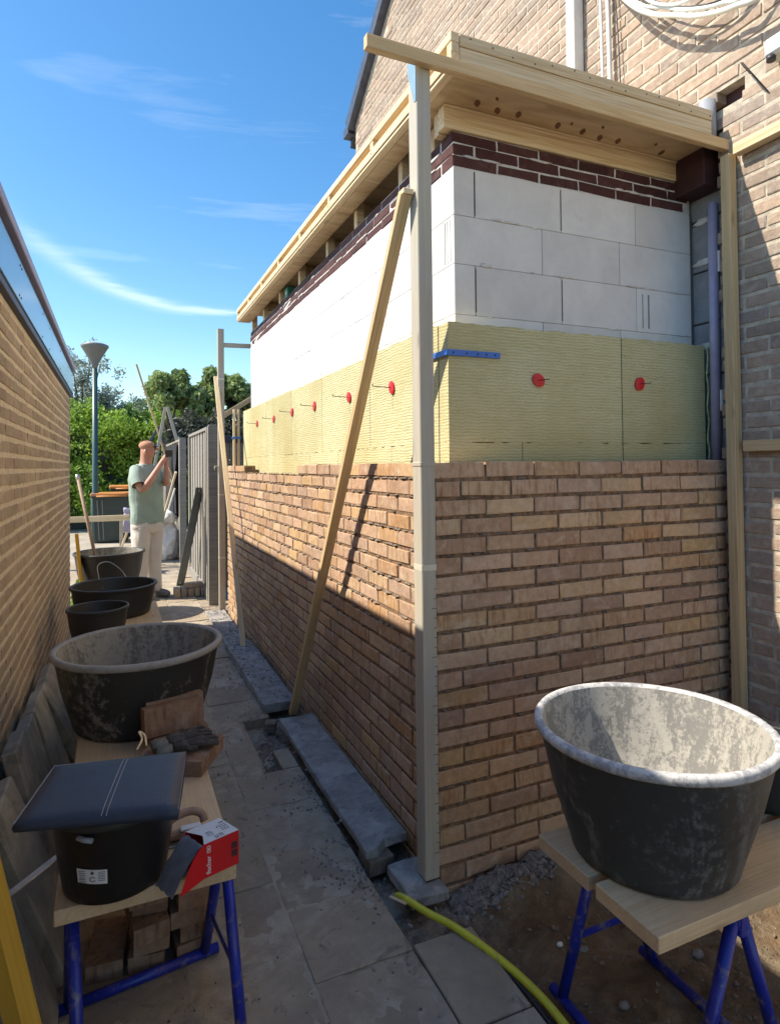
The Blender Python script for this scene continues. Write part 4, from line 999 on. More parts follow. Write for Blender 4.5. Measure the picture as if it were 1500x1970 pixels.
def trunk(parent, base, top, r, limbs):
    bm = bmesh.new(); tube_bm(bm, spline([base, ((base[0]+top[0])/2+.06, (base[1]+top[1])/2, (base[2]+top[2])/2), top], 4), [r*(1-.5*i/8) for i in range(9)], 9)
    from_bm('trunk', bm, 'bark', parent)
    for l in limbs:
        bm = bmesh.new(); m0 = Vector(top).lerp(Vector(base), random.uniform(0, .35)); pts = spline([m0, m0.lerp(Vector(l), .5)+Vector((0, 0, .1)), l], 4); tube_bm(bm, pts, [r*.45*(1-.75*i/(len(pts)-1)) for i in range(len(pts))], 6)
        from_bm('limb', bm, 'bark', parent)
# airy silver tree
t = thing('silver_tree', (-1.9, 17, 0), 'airy grey-green tree rising behind the lamp post', 'tree')
tips = [(-1.9+random.gauss(0, .75), 17+random.gauss(0, .6), 2.7+abs(random.gauss(0, 1.05))) for _ in range(70)]
tips = [p for p in tips if p[2] < 5.1-.9*max(0, p[0]+1.6)]
trunk(t, (-1.9, 17, -.1), (-1.9, 17, 2.6), .11, tips[:26])
cs = [p for p in tips]+[(-1.9+random.gauss(0, .55), 17, 2.4+random.random()*1.6) for _ in range(30)]
V, F = leaves(cs, [(.22, .22, .26)]*len(cs), 9500, .045, seed=3, shell=.1); crown(t, V, F, 'leaf_grey')
V, F = leaves([(-1.7, 17, 2.6), (-1.2, 17, 2.5)], [(1.0, .7, .9), (.7, .6, .8)], 3500, .06, seed=4, shell=.3); crown(t, V, F, 'leaf_grey', 'lower_crown')
# bright hedge
h = thing('bright_hedge', (-1.6, 15, 0), 'bright sunlit green hedge behind the lamp post and bins', 'hedge')
cs = []; rr = []
for i in range(46):
    x = -3.2+4.4*random.random(); top = 2.75+.25*math.sin(x*2.1)+(.3 if -.9 < x < .2 else 0); z = random.uniform(.3, top); cs.append((x, 15.2+random.uniform(-.5, .5), z)); rr.append((.5, .4, .45))
V, F = leaves(cs, rr, 30000, .055, seed=5, shell=.35); crown(h, V, F, 'leaf_hedge', 'foliage')
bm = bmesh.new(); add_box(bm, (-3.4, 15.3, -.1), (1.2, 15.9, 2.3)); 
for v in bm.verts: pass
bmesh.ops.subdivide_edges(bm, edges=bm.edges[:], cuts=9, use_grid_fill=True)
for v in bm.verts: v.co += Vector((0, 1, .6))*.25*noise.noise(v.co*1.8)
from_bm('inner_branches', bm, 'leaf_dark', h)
h2 = thing('mid_green_bush', (-.2, 16.5, 0), 'rounded mid-green treetop behind the man\'s head', 'bush')
V, F = leaves([(-.9, 16.5, 2.6), (-.3, 16.5, 2.85), (.3, 16.5, 2.7), (-1.3, 16.4, 2.3)], [(.6, .5, .55), (.6, .5, .55), (.6, .5, .6), (.5, .5, .5)], 9000, .055, seed=6, shell=.6); crown(h2, V, F, 'leaf_mid', 'foliage')
# pollarded plane trees
def plane(x, y, z, sx, sz, lab, sd, lx=0):
    t = thing('plane_tree', (x, y, 0), lab, 'tree', 'pollarded plane trees behind the fence')
    r = random.Random(sd); cs = []; rr = []
    for i in range(9):
        a = r.uniform(0, 6.3); cs.append((x+math.cos(a)*sx*.55, y+math.sin(a)*.4, z+r.uniform(-.55, .55)*sz)); rr.append((sx*.42, .36, sz*.42))
    trunk(t, (x+lx, y, -.1), (x+lx*.5, y, z-sz*.6), .09, [c for c in cs[:5]])
    V, F = leaves(cs, rr, 3600, .085, seed=sd, shell=.55); crown(t, V, F, 'leaf_plane')
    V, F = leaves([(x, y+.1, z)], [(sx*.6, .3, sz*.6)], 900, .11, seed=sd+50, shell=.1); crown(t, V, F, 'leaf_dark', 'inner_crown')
plane(.08, 13.6, 3.28, .50, .55, 'leftmost clipped plane tree crown above the timbers', 11)
plane(.80, 13.8, 3.05, .62, .60, 'middle clipped plane tree crown above the fence', 12)
plane(1.22, 14.4, 3.60, .40, .50, 'clipped plane tree crown just left of the far post', 13)
plane(1.85, 14.0, 3.20, .55, .62, 'rightmost clipped plane tree crown right of the far post', 14)
ds = thing('dark_shrub', (.9, 11.5, 0), 'dark brownish shrub massed behind the grey fence', 'shrub')
V, F = leaves([(.3, 11.6, 1.9), (.9, 11.6, 2.0), (1.5, 11.6, 1.9), (2.1, 11.6, 1.9), (1.2, 12.2, 2.3), (.4, 12, 2.2)], [(.5, .5, .5)]*6, 9000, .06, seed=21, shell=.3); crown(ds, V, F, 'leaf_dark', 'foliage')
gt = []
V, F = leaves([(-1.4, 5.3+.25*i, .08) for i in range(6)], [(.10, .15, .10)]*6, 900, .04, seed=31, shell=.1)
gtf = from_arr('grass_tuft', np.maximum(V, [-9, -9, -.04]), F, 'grass'); tag(gtf, 'bright green weeds at the garage corner', 'grass', kind='stuff')
# ================================================================== PERSON
def skin_obj(name, verts, edges, radii, mat, parent=None, sub=2, root=0):
    me = bpy.data.meshes.new(name); me.from_pydata(verts, edges, []); o = bpy.data.objects.new(name, me); COL.objects.link(o)
    md = o.modifiers.new('skin', 'SKIN'); md.use_smooth_shade = True; o.modifiers.new('sub', 'SUBSURF').levels = sub; o.modifiers['sub'].render_levels = sub
    for i, r in enumerate(radii):
        sv = me.skin_vertices[0].data[i]; sv.radius = (r, r) if isinstance(r, (int, float)) else r; sv.use_root = (i == root)
    dg = bpy.context.evaluated_depsgraph_get(); m2 = bpy.data.meshes.new_from_object(o.evaluated_get(dg)); bpy.data.objects.remove(o)
    m2.name = name; m2.materials.clear(); m2.materials.append(M[mat])
    for p in m2.polygons: p.use_smooth = True
    return m2
PX, PY = -.72, 5.72
per = thing('person', (PX, PY, 0), 'bald man in sage green t-shirt and cream trousers photographing upward with a phone', 'person')
class G:
    def __init__(s): s.v = []; s.e = []; s.r = []
    def chain(s, pts, start=None):
        prev = start
        for p, r in pts:
            s.v.append((p[0]+PX, p[1]+PY, p[2])); s.r.append(r); i = len(s.v)-1
            if prev is not None: s.e.append((prev, i))
            prev = i
        return prev
g = G()
pel = g.chain([((0, 0, .93), (.15, .11))])
sp_ = g.chain([((-.01, .0, 1.12), (.145, .10)), ((-.02, .01, 1.32), (.165, .105)), ((-.03, .01, 1.45), (.12, .09))], pel)
nk = g.chain([((-.03, -.01, 1.54), (.060, .062)), ((-.02, -.02, 1.62), (.066, .075)), ((-.015, -.045, 1.70), (.084, .095)), ((-.035, -.03, 1.76), (.060, .07))], sp_)
# right arm (near camera): elbow forward-down, hand up at face
el = g.chain([((-.17, -.05, 1.45), .045), ((-.215, -.12, 1.33), .046), ((-.205, -.20, 1.24), .044), ((-.13, -.24, 1.36), .040), ((-.03, -.25, 1.50), .030), ((.02, -.25, 1.565), (.030, .036)), ((.06, -.25, 1.61), (.034, .026))], sp_)
hand = el
for k, (dx, dy, dz) in enumerate(((.015, .0, .055), (.03, .015, .045), (.038, .03, .03), (.04, .04, .012))):
    b0 = (.06, -.25+.012*k, 1.61-.004*k)
    g.chain([((b0[0]+dx*.6, b0[1]+dy*.6, b0[2]+dz*.6), .0095), ((b0[0]+dx*1.1+.012, b0[1]+dy+.008, b0[2]+dz*.9), .0085), ((b0[0]+dx+.028, b0[1]+dy+.02, b0[2]+dz*.6), .0075)], hand)
g.chain([((.045, -.235, 1.595), .011), ((.07, -.215, 1.60), .010), ((.09, -.20, 1.62), .008)], hand-1)
# left arm, behind
el2 = g.chain([((.13, .01, 1.44), .045), ((.175, -.07, 1.35), .046), ((.135, -.18, 1.30), .040), ((.085, -.225, 1.41), .033), ((.075, -.24, 1.52), .027), ((.085, -.235, 1.58), .03)], sp_)
for k in range(4): g.chain([((.105-.004*k, -.225+.01*k, 1.61), .009), ((.10, -.22+.014*k, 1.64-.006*k), .008)], el2)
for sx_, fx in ((-.10, -.09), (.10, .11)):
    g.chain([((sx_, 0, .84), .095), ((sx_*1.0, .0, .50), .062), ((fx, .02, .30), .056), ((fx, .03, .09), .040), ((fx+.01, -.03, .045), (.042, .035)), ((fx+.03, -.15, .03), (.045, .028))], pel)
me = skin_obj('body', g.v, g.e, g.r, 'skin')
link(bpy.data.objects.new('body', me), per, Matrix.Identity(4))
hx_, hy_, hz_ = PX-.015, PY-.05, 1.70
blob('hair', (hx_-.012, hy_+.018, hz_+.046), (.079, .094, .058), 'hair', per, 3, .01)
VV = []; FF = []
for i in range(260):
    a_ = random.uniform(0, 6.3); e_ = random.uniform(.35, 1.45); d_ = Vector((math.cos(a_)*math.cos(e_), math.sin(a_)*math.cos(e_), math.sin(e_)))
    c_ = Vector((hx_-.012, hy_+.022, hz_+.046))+Vector((d_.x*.079, d_.y*.094, d_.z*.058)); t_2 = d_.orthogonal().normalized()*.002; h_ = d_*random.uniform(.003, .012)+Vector((0, 0, .003)); k_ = len(VV)
    VV += [tuple(c_-t_2), tuple(c_+t_2), tuple(c_+h_)]; FF.append((k_, k_+1, k_+2))
tf = from_arr('hair_tuft', VV, FF, 'hair', per); tf['kind'] = 'stuff'
blob('nose', (hx_+.060, hy_-.085, hz_+.010), (.020, .022, .018), 'skin', per, 2, 0)
blob('ear', (hx_-.080, hy_-.045, hz_-.03), (.014, .024, .034), 'skin', per, 2, .1)
blob('ear', (hx_+.085, hy_+.02, hz_-.02), (.012, .022, .033), 'skin', per, 2, .1)
for q, w in ((.0, -.097), (.078, -.05)): blob('eye', (hx_+q, hy_+w, hz_+.035), (.014, .010, .008), 'cloth', per, 1, 0)
blob('mouth', (hx_+.042, hy_-.078, hz_-.040), (.026, .010, .006), 'redox', per, 1, 0)
box('phone', (PX+.035, PY-.285, 1.615), (PX+.135, PY-.272, 1.69), 'phone', per, .004)
# t-shirt: torso loft with sleeves
def loft(bm, rings, n=22, cap0=False, cap1=False):
    R_ = []
    for (cx, cy, cz, a, b, tx, ty) in rings:
        R_.append([bm.verts.new((PX+cx+a*math.cos(t)+0, PY+cy+b*math.sin(t), cz+tx*math.cos(t)+ty*math.sin(t)+.006*math.sin(5*t+cz*9))) for t in [2*math.pi*k/n for k in range(n)]])
    for A, B in zip(R_, R_[1:]):
        for k in range(n): bm.faces.new((A[k], A[(k+1) % n], B[(k+1) % n], B[k])).smooth = True
    if cap0: bm.faces.new(R_[0][::-1])
    if cap1: bm.faces.new(R_[-1])
bm = bmesh.new()
loft(bm, [(0, 0, .865, .195, .145, 0, 0), (0, 0, .95, .20, .15, 0, 0), (-.005, 0, 1.08, .195, .145, 0, 0), (-.01, .0, 1.22, .20, .145, 0, 0), (-.015, .005, 1.36, .205, .142, 0, 0), (-.02, .01, 1.455, .185, .125, 0, 0), (-.025, .01, 1.51, .125, .10, 0, 0), (-.028, 0, 1.535, .082, .084, 0, 0), (-.028, 0, 1.530, .074, .076, 0, 0)], 28)
bmesh.ops.subdivide_edges(bm, edges=bm.edges[:], cuts=3, use_grid_fill=True)
for v in bm.verts:
    d_ = Vector((v.co.x-PX, v.co.y-PY, 0)); d_.normalize()
    if v.co.z < 1.47: v.co += d_*(.013*math.sin(v.co.x*26+v.co.z*17+3*noise.noise(v.co*5))*noise.noise(v.co*4+Vector((3, 0, 0)))*2+.006*noise.noise(v.co*16))*min(1, (1.5-v.co.z)*5)
from_bm('tshirt', bm, 'shirt', per, smooth=True)
for pts, rr_ in (([(-.15, -.01, 1.475), (-.205, -.08, 1.40), (-.228, -.155, 1.30)], [.07, .07, .07]), ([(.11, .03, 1.475), (.175, -.03, 1.40), (.185, -.10, 1.32)], [.07, .07, .07])):
    bm = bmesh.new(); sp2 = spline([(p[0]+PX, p[1]+PY, p[2]) for p in pts], 3); tube_bm(bm, sp2, [rr_[0]]*len(sp2), 14, caps=False); from_bm('sleeve', bm, 'shirt', per)
bm = bmesh.new()
loft(bm, [(0, 0, .98, .17, .125, 0, 0), (0, 0, .90, .185, .14, 0, 0), (0, 0, .82, .19, .145, 0, 0), (0, 0, .76, .175, .125, 0, 0)], 26, True, True)
for sx_, fx in ((-.085, -.09), (.085, .10)):
    loft(bm, [(sx_, 0, .84, .10, .12, 0, 0), (sx_, 0, .70, .102, .115, 0, 0), (sx_, 0, .52, .086, .098, 0, 0), (sx_*.5+fx*.5, .01, .36, .080, .09, 0, 0), (fx, .01, .2, .078, .086, 0, 0), (fx, .005, .075, .078, .088, 0, 0)], 18, True, True)
bmesh.ops.subdivide_edges(bm, edges=bm.edges[:], cuts=2, use_grid_fill=True)
for v in bm.verts: v.co += Vector((1, 1, 0))*(.012*noise.noise(Vector((v.co.x*7, v.co.y*7, v.co.z*14)))+.005*noise.noise(Vector((v.co.x*15, v.co.y*15, v.co.z*40))))
from_bm('trousers', bm, 'trouser', per, smooth=True)
for fx in (-.09, .11): blob('shoe', (PX+fx+.02, PY-.08, .045), (.052, .145, .05), 'shoe', per, 3, .03, 2, -.9)
per.matrix_basis = Matrix.Translation((PX, PY, 0)) @ Matrix.Rotation(R(34), 4, 'Z')
# ================================================================== TUBS
def tub(label, c, zb, ht, Rr, rb, m_out, m_in, m_rim, group='black mortar tubs', sx=1, rot=0, n=56, name='mortar_tub', wob=.012):
    t = thing(name, (c[0], c[1], zb), label, 'tub', group)
    rim = min(.024, ht*.09)
    prof = [(rb*.90, .0), (rb*.985, .006), (rb, .02), (rb+(Rr-rb)*.5, ht*.5), (Rr*.955, ht-rim)]
    bm = bmesh.new(); rings = lathe_bm(bm, prof, (c[0], c[1], zb), n, sx=sx, rot=rot, wob=wob); bm.faces.new(rings[0][::-1]); from_bm('outer_wall', bm, m_out, t)
    prof = [(Rr*.955, ht-rim), (Rr*.985, ht-rim), (Rr*1.0, ht-rim*.75), (Rr*1.0, ht-rim*.25), (Rr*.985, ht), (Rr*.94, ht), (Rr*.925, ht-rim*.3)]
    bm = bmesh.new(); lathe_bm(bm, prof, (c[0], c[1], zb), n, sx=sx, rot=rot, wob=wob); from_bm('rim', bm, m_rim, t)
    prof = [(Rr*.925, ht-rim*.3), (rb+(Rr-rb)*.45-.008, ht*.5), (rb*.96, .035), (rb*.85, .02), (rb*.4, .017)]
    bm = bmesh.new(); rings = lathe_bm(bm, prof, (c[0], c[1], zb), n, sx=sx, rot=rot, wob=wob); bm.faces.new(rings[-1]); bmesh.ops.reverse_faces(bm, faces=bm.faces[:]); from_bm('inner_wall', bm, m_in, t)
    return t
PZ = .5
tub('big black tub on the right planks, rim and inside caked white with mortar', (.22, -.764), PZ, .325, .295, .206, 'tub_out', 'tub_in', 'tub_rim')
tub('dark tub half cut off by the right edge behind the caked tub', (.74, -.72), PZ, .15, .160, .14, 'tub_clean', 'tub_clean', 'tub_clean')
tub('largest tub on the left plank, grey mortar-stained rim, behind the loose bricks', (-.964, .714), PZ, .300, .318, .242, 'tub_left', 'tub_in2', 'tub_rim2')
tub('small tub tucked against the garage wall, in front of the two clean tubs', (-1.145, 1.976), PZ, .205, .166, .13, 'tub_clean', 'tub_clean', 'tub_clean')
tb2 = tub('clean black tub with a wire handle, between the smallest and the farthest tub', (-1.06, 2.70), PZ, .205, .277, .23, 'tub_clean', 'tub_clean', 'tub_clean')
tube('handle', spline([(-1.16, 2.93, .70), (-1.17, 3.02, .79), (-1.10, 3.10, .80), (-1.02, 3.02, .75), (-.98, 2.95, .70)], 6), .003, 'steel', tb2, 6)
tub('farthest black tub with a shovel handle in it, beside the man\'s legs', (-1.11, 5.0), .27, .38, .338, .26, 'tub_clean', 'tub_in2', 'tub_clean')
ps = thing('paver_stack', (-1.1, 5.0, 0), 'low stack of paving slabs under the farthest tub', 'slab stack')
for i in range(5): box('slab', (-1.32+.01*i, 4.80-.008*i, -.04+.062*i), (-.92+.006*i, 5.2, .018+.062*i), 'slab_lean', ps, .004)
sh = thing('shovel', (-1.2, 5.1, .3), 'worn wooden shovel handle leaning out of the farthest tub', 'shovel')
tube('handle', [(-1.20, 4.98, .40), (-1.405, 5.2, 1.39)], .017, 'wood_honey' if False else 'trowel_wood', sh, 10); tube('grip', [(-1.40, 5.2, 1.36), (-1.41, 5.21, 1.43)], .022, 'steel', sh, 10)
blade = box('blade', (-1.27, 4.92, .292), (-1.13, 5.05, .42), 'steel', sh, .004)
pw = thing('wooden_prop', (-1.37, 4.9, 0), 'thick wooden board propped between garage corner and farthest tub', 'board')
beam('board', (-1.33, 4.72, .12), (-1.40, 4.80, .86), .03, .075, 'wood_yellow', pw, up=(0, 1, 0))
# near bucket with pad
bk = tub('black bucket carrying the navy kneeling pad at the lower left', (-1.051, -.30), PZ, .198, .143, .119, 'bucket', 'bucket', 'tub_clean', 'black mortar tubs', n=48, name='bucket')
tube('handle_clip', [(-1.13, -.418, .672), (-1.115, -.428, .668), (-1.10, -.438, .668)], .006, 'pvc_grey', bk)
# label wrapped on the bucket wall
bm = bmesh.new(); n = 9
def bwall(a, z, off=.0012):
    r = .119+(.143-.119)*(z-.5)/.198+off; r = min(r, .1385+off); return (-1.051+r*math.cos(a), -.30+r*math.sin(a), z)
A = [bm.verts.new(bwall(R(-128)+R(30)*i/n, .597-.004*i/n)) for i in range(n+1)]; B = [bm.verts.new(bwall(R(-128)+R(30)*i/n, .563-.004*i/n)) for i in range(n+1)]
for i in range(n): bm.faces.new((B[i], B[i+1], A[i+1], A[i]))
sticker = from_bm('sticker', bm, 'box_white', bk)
def arcpatch(a0, a1, z0, z1, mat='ink', nm='print', off=.0018, k=3):
    bm = bmesh.new(); A = [bm.verts.new(bwall(R(a0+(a1-a0)*i/k), z1, off)) for i in range(k+1)]; B = [bm.verts.new(bwall(R(a0+(a1-a0)*i/k), z0, off)) for i in range(k+1)]
    for i in range(k): bm.faces.new((B[i], B[i+1], A[i+1], A[i]))
    return bm
bmall = bmesh.new()
def addp(*a):
    b = arcpatch(*a); me = bpy.data.meshes.new('t'); b.to_mesh(me); b.free(); bmall.from_mesh(me); bpy.data.meshes.remove(me)
for i in range(5): addp(-126, -119, .5905-.0045*i, .5918-.0045*i)
for i in range(3): addp(-126, -120+i, .5705-.0035*i+.0, .5715-.0035*i)
for i in range(6): addp(-106.5, -100, .588-.004*i, .5892-.004*i)
addp(-113.5, -110.5, .584, .590); addp(-112.5, -111.5, .5905, .592)
for a0 in range(0, 300, 24):
    aa = R(a0+40); addp(-112+2.6*math.cos(aa)-.5, -112+2.6*math.cos(aa)+.5, .572+.0055*math.sin(aa)-.001, .572+.0055*math.sin(aa)+.001)
o = from_bm('sticker_print', bmall, 'ink', sticker)
# pad
pd = thing('kneeling_pad', (-1.07, -.3, .71), 'navy vinyl kneeling pad with a white centre seam lying on the bucket', 'pad')
bm = bmesh.new()
cor = [(-1.252, -.425), (-.925, -.520), (-.880, -.235), (-1.195, -.165)]
nx = 12
def pz(u, v): return .737+.007*(4*u*(1-u))**.3*(4*v*(1-v))**.3-.003*math.exp(-((u-.54)/.03)**2)+(u-.5)*.006
def pp_(u, v):
    a = Vector(cor[0]).lerp(Vector(cor[1]), u); b = Vector(cor[3]).lerp(Vector(cor[2]), u); return a.lerp(b, v)
grid = [[bm.verts.new((*pp_(i/nx, j/nx), pz(i/nx, j/nx))) for i in range(nx+1)] for j in range(nx+1)]
gb = [[bm.verts.new((*pp_(i/nx, j/nx), .716)) for i in range(nx+1)] for j in range(nx+1)]
for j in range(nx):
    for i in range(nx):
        bm.faces.new((grid[j][i], grid[j][i+1], grid[j+1][i+1], grid[j+1][i])).smooth = True; bm.faces.new((gb[j][i], gb[j+1][i], gb[j+1][i+1], gb[j][i+1]))
ring = [(0, i) for i in range(nx)]+[(j, nx) for j in range(nx)]+[(nx, nx-i) for i in range(nx)]+[(nx-j, 0) for j in range(nx)]
mid = []
for j, i in ring:
    p = (grid[j][i].co+gb[j][i].co)/2; c = Vector((-1.06, -.33, p.z)); mid.append(bm.verts.new(p+(p-c).normalized()*.0035))
for k in range(len(ring)):
    k2 = (k+1) % len(ring); a, b = ring[k], ring[k2]
    bm.faces.new((mid[k], mid[k2], grid[b[0]][b[1]], grid[a[0]][a[1]])).smooth = True; bm.faces.new((gb[a[0]][a[1]], gb[b[0]][b[1]], mid[k2], mid[k])).smooth = True
from_bm('cushion', bm, 'leather', pd)
for u in (.525, .555): tube('seam', [(*pp_(u, v/10), pz(u, v/10)+.0018) for v in range(11)], .0012, 'seam', pd, 5)
tube('piping', [(*pp_(0, v/6), .734) for v in range(7)]+[(*pp_(u/6, 1), .735) for u in range(1, 7)]+[(*pp_(1, 1-v/6), .737) for v in range(1, 7)], .0014, 'seam', pd, 5)
tube('strap', spline([(-1.0, -.16, .735), (-.985, -.13, .75), (-.992, -.115, .765), (-.978, -.12, .755), (-.975, -.15, .738)], 5), .003, 'wood_new', pd, 5)
# ================================================================== TRESTLES AND PLANKS
def trestle(x, y, label, ang, L_=.40, spread=.17, z0=0.):
    t = thing('blue_trestle', (x, y, z0), label, 'trestle', 'blue folding steel trestles')
    c, s = math.cos(ang), math.sin(ang)
    P = lambda u, v, z: (x+u*c-v*s, y+u*s+v*c, z)
    beam('top_beam', P(-L_/2, 0, .445), P(L_/2, 0, .445), .035, .036, 'steel_blue', t)
    for v in (-1, 1):
        tube('foot_bar', [P(-L_/2-.02, v*spread, z0+.014), P(L_/2+.02, v*spread, z0+.015)], .0145, 'steel_blue', t, 12)
        for u in (-1, 1): tube('leg', [P(u*L_/2*.93, v*.012, .44), P(u*L_/2*.9, v*spread, z0+.018)], .0150, 'steel_blue', t, 12)
    for u in (-1, 1):
        beam('cross_bar', P(u*L_/2*.91, -spread*.62, z0+.17), P(u*L_/2*.91, spread*.62, z0+.17), .004, .022, 'steel_blue', t)
        bm = bmesh.new(); q = P(u*L_/2*.96, 0, .43); add_box(bm, (q[0]-.012, q[1]-.012, .40), (q[0]+.012, q[1]+.012, .462), .004); from_bm('bracket', bm, 'steel_blue', t)
    return t
trestle(.27, -.75, 'blue steel trestle under the planks of the caked white tub', R(90), .46, .17, -.03)
trestle(-.965, -.20, 'near blue steel trestle under the left plank and bucket', R(7), .41, .19)
trestle(-.985, 2.2, 'far blue steel trestle hidden under the left plank', 0, .42, .18)
for lab, ya, yb, xe in (('front pale plank under the caked tub, its sawn end facing left', -1.0, -.81, -.012), ('rear pale plank under the caked tub, nearest the brick wall', -.785, -.594, -.012)):
    t = thing('scaffold_plank', (.5, ya, .46), lab, 'plank', 'planks on the trestles')
    beam('board', (xe, (ya+yb)/2, .4815), (1.45, (ya+yb)/2, .4815), yb-ya, .037, 'wood_plank', t, bev=.002)
t = thing('scaffold_plank', (-.98, 1.2, .46), 'long wide plank running along the garage side under the left tubs', 'plank', 'planks on the trestles')
beam('board', (-.978, -.385, .482), (-.978, 3.02, .482), .405, .036, 'wood_plank', t, bev=.003)
t2 = trestle(1.25, -.80, 'blue steel trestle at the right under the same planks', R(90), .46, .17, -.03)
# bricks on the plank
def loose_brick(loc, rz, lab, rx=0, ry=0, mat='brick_loose', grp='loose bricks on the left plank', l=.205, h=.05, d=.1):
    V, F = brick_geo(l, h, d, int(abs(loc[0]*1000+loc[1]*77)), .003, .002)
    me = bpy.data.meshes.new('brick'); me.from_pydata([(a, b-d/2, c) for a, b, c in V], [], F); me.materials.append(M[mat])
    o = bpy.data.objects.new('loose_brick', me)
    link(o, None, Matrix.Translation(loc) @ Matrix.Rotation(rz, 4, 'Z') @ Matrix.Rotation(rx, 4, 'X') @ Matrix.Rotation(ry, 4, 'Y')); return tag(o, lab, 'brick', grp)
loose_brick((-.795, .22, .5265), R(62), 'loose brick lying lowest on the plank below the gloves')
loose_brick((-.90, .29, .5265), R(65), 'loose brick lying under the cuffs of the gloves')
loose_brick((-.865, .395, .60), R(12), 'loose brick standing on edge right in front of the largest tub', rx=R(82))
loose_brick((-.855, .46, .60), R(12), 'pale sawn brick on edge against the largest tub', rx=R(82))
loose_brick((-.85, .42, .5265), R(12), 'loose brick flat underneath the two upright bricks')
gl = thing('work_gloves', (-.84, .28, .555), 'pair of dirty black work gloves draped over the loose bricks', 'gloves')
for k, (ox, oy, oz, rz) in enumerate(((-.90, .245, .575, R(12)), (-.885, .21, .566, R(2)))):
    c, s = math.cos(rz), math.sin(rz); P = lambda u, v, w: (ox+u*c-v*s, oy+u*s+v*c, oz+w)
    g2 = G(); 
    def ch(pts, st=None):
        prev = st
        for p, r in pts:
            g2.v.append(P(*p)); g2.r.append(r); i = len(g2.v)-1
            if prev is not None: g2.e.append((prev, i))
            prev = i
        return prev
    g2.v, g2.e, g2.r = [], [], []
    pm = ch([((0, 0, 0), (.030, .012)), ((.04, 0, .004), (.034, .013)), ((.075, 0, .006), (.034, .012))])
    for f in range(4): ch([((.105, -.026+.017*f, .006+.004*(f % 2)), .009), ((.13, -.03+.019*f, .004+.005*((f+k) % 2)), .0085), ((.15+.006*(1.5-abs(f-1.5)), -.033+.02*f, .0), .008)], pm)
    ch([((.05, .035 if k == 0 else -.035, .004), .010), ((.08, .052 if k == 0 else -.05, .006), .0085)], 1)
    link(bpy.data.objects.new('glove', skin_obj('glove', g2.v, g2.e, g2.r, 'glove')), gl, Matrix.Identity(4))
    bm = bmesh.new(); tube_bm(bm, [P(-.045, 0, 0), P(-.02, 0, .001), P(.005, 0, .002)], [.026, .025, .024], 14, caps=True)
    for v in bm.verts: v.co.z = oz+(v.co.z-oz)*.5
    from_bm('cuff', bm, 'glove_cuff', gl)
# trowel
tr = thing('trowel', (-.87, -.19, .5), 'brick trowel with a curved wooden handle on the plank beside the bucket', 'trowel')
tube('handle', spline([(-.945, -.205, .535), (-.90, -.185, .548), (-.86, -.175, .548), (-.835, -.180, .538), (-.828, -.192, .522)], 5), .011, 'trowel_wood', tr, 10)
bm = bmesh.new(); add_box(bm, (-.95, -.235, .507), (-.84, -.212, .530), .006); from_bm('back', bm, 'trowel_wood', tr); bm = bmesh.new(); add_box(bm, (-.895, -.238, .531), (-.842, -.214, .536), .002); from_bm('float_plate', bm, 'box_white', tr)
bm = bmesh.new(); add_box(bm, (-.98, -.25, .501), (-.84, -.205, .505), .001); from_bm('blade', bm, 'steel', tr)
# red box
bx = thing('screw_box', (-.85, -.39, .5), 'torn-open red and white fixings carton on the near end of the plank', 'carton')
B0 = Vector((-.857, -.412, .502)); ex = Vector((.088, .028, 0)); ey = Vector((-.036, .075, 0)); H = .088
def quadp(bm, a, b, c, d, mi=0): f = bm.faces.new([bm.verts.new(p) for p in (a, b, c, d)]); f.material_index = mi; return f
bm = bmesh.new(); z = Vector((0, 0, 1))
Ht = z*.082
quadp(bm, B0, B0+ex, B0+ex+Ht, B0+Ht); quadp(bm, B0+ex, B0+ex+ey, B0+ex+ey+Ht, B0+ex+Ht); quadp(bm, B0+ex+ey, B0+ey, B0+ey+Ht, B0+ex+ey+Ht); quadp(bm, B0, B0+ey, B0+ex+ey, B0+ex)
from_bm('carton_sides', bm, 'box_red', bx)
bm = bmesh.new(); T0 = B0+Ht+z*.0005
n_ = [T0, T0+ex, T0+ex+ey, T0+ey, T0+ey*.62+ex*.14, T0+ey*.45+ex*.20, T0+ey*.3+ex*.14]
bm.faces.new([bm.verts.new(p) for p in n_]); from_bm('carton_top', bm, 'box_white', bx)
bm = bmesh.new()                     # side flap with a curved tear, and the inner bag
cur = [B0+Ht*1.0]+[B0-ex*(.80*t)+Ht*((1-t**2.0)*.98)-ey*.30*t for t in [.2, .4, .6, .75, .9, 1.]]+[B0-ex*.82-ey*.30, B0]
bm.faces.new([bm.verts.new(p) for p in cur]); from_bm('carton_flap', bm, 'box_red', bx)
bm = bmesh.new(); I0 = B0+ey*.04
pts = []
for j in range(7):
    for i in range(7):
        u, v = i/6, j/6; p = I0+ey*.9*v-ex*(.95*u)+z*(.078*(1-u**1.6)+.003*math.sin(i*2+j*3))-ey*.25*u; pts.append(bm.verts.new(p))
for j in range(6):
    for i in range(6): bm.faces.new((pts[j*7+i], pts[j*7+i+1], pts[j*7+i+8], pts[j*7+i+7])).smooth = True
from_bm('inner_bag', bm, 'box_in', bx)
nrm = ex.cross(z).normalized()
mm = basis(B0+ex*.13+Ht*.36+nrm*.0012, z, -ex); text_obj('lettering', 'fischer', .016, mm, 'paint_white', bx)
bm = bmesh.new(); m2 = basis(B0+ex*.13+Ht*.82+nrm*.0010, z, -ex)
for (a, b, c, d) in ((-.008, -.0045, .008, -.003), (-.008, .003, .008, .0045), (-.008, -.0045, -.0065, .0045), (.0065, -.0045, .008, .0045), (-.003, -.001, .003, .001)): add_box(bm, (a, b, 0), (c, d, .0006))
for v in bm.verts: v.co = m2 @ v.co
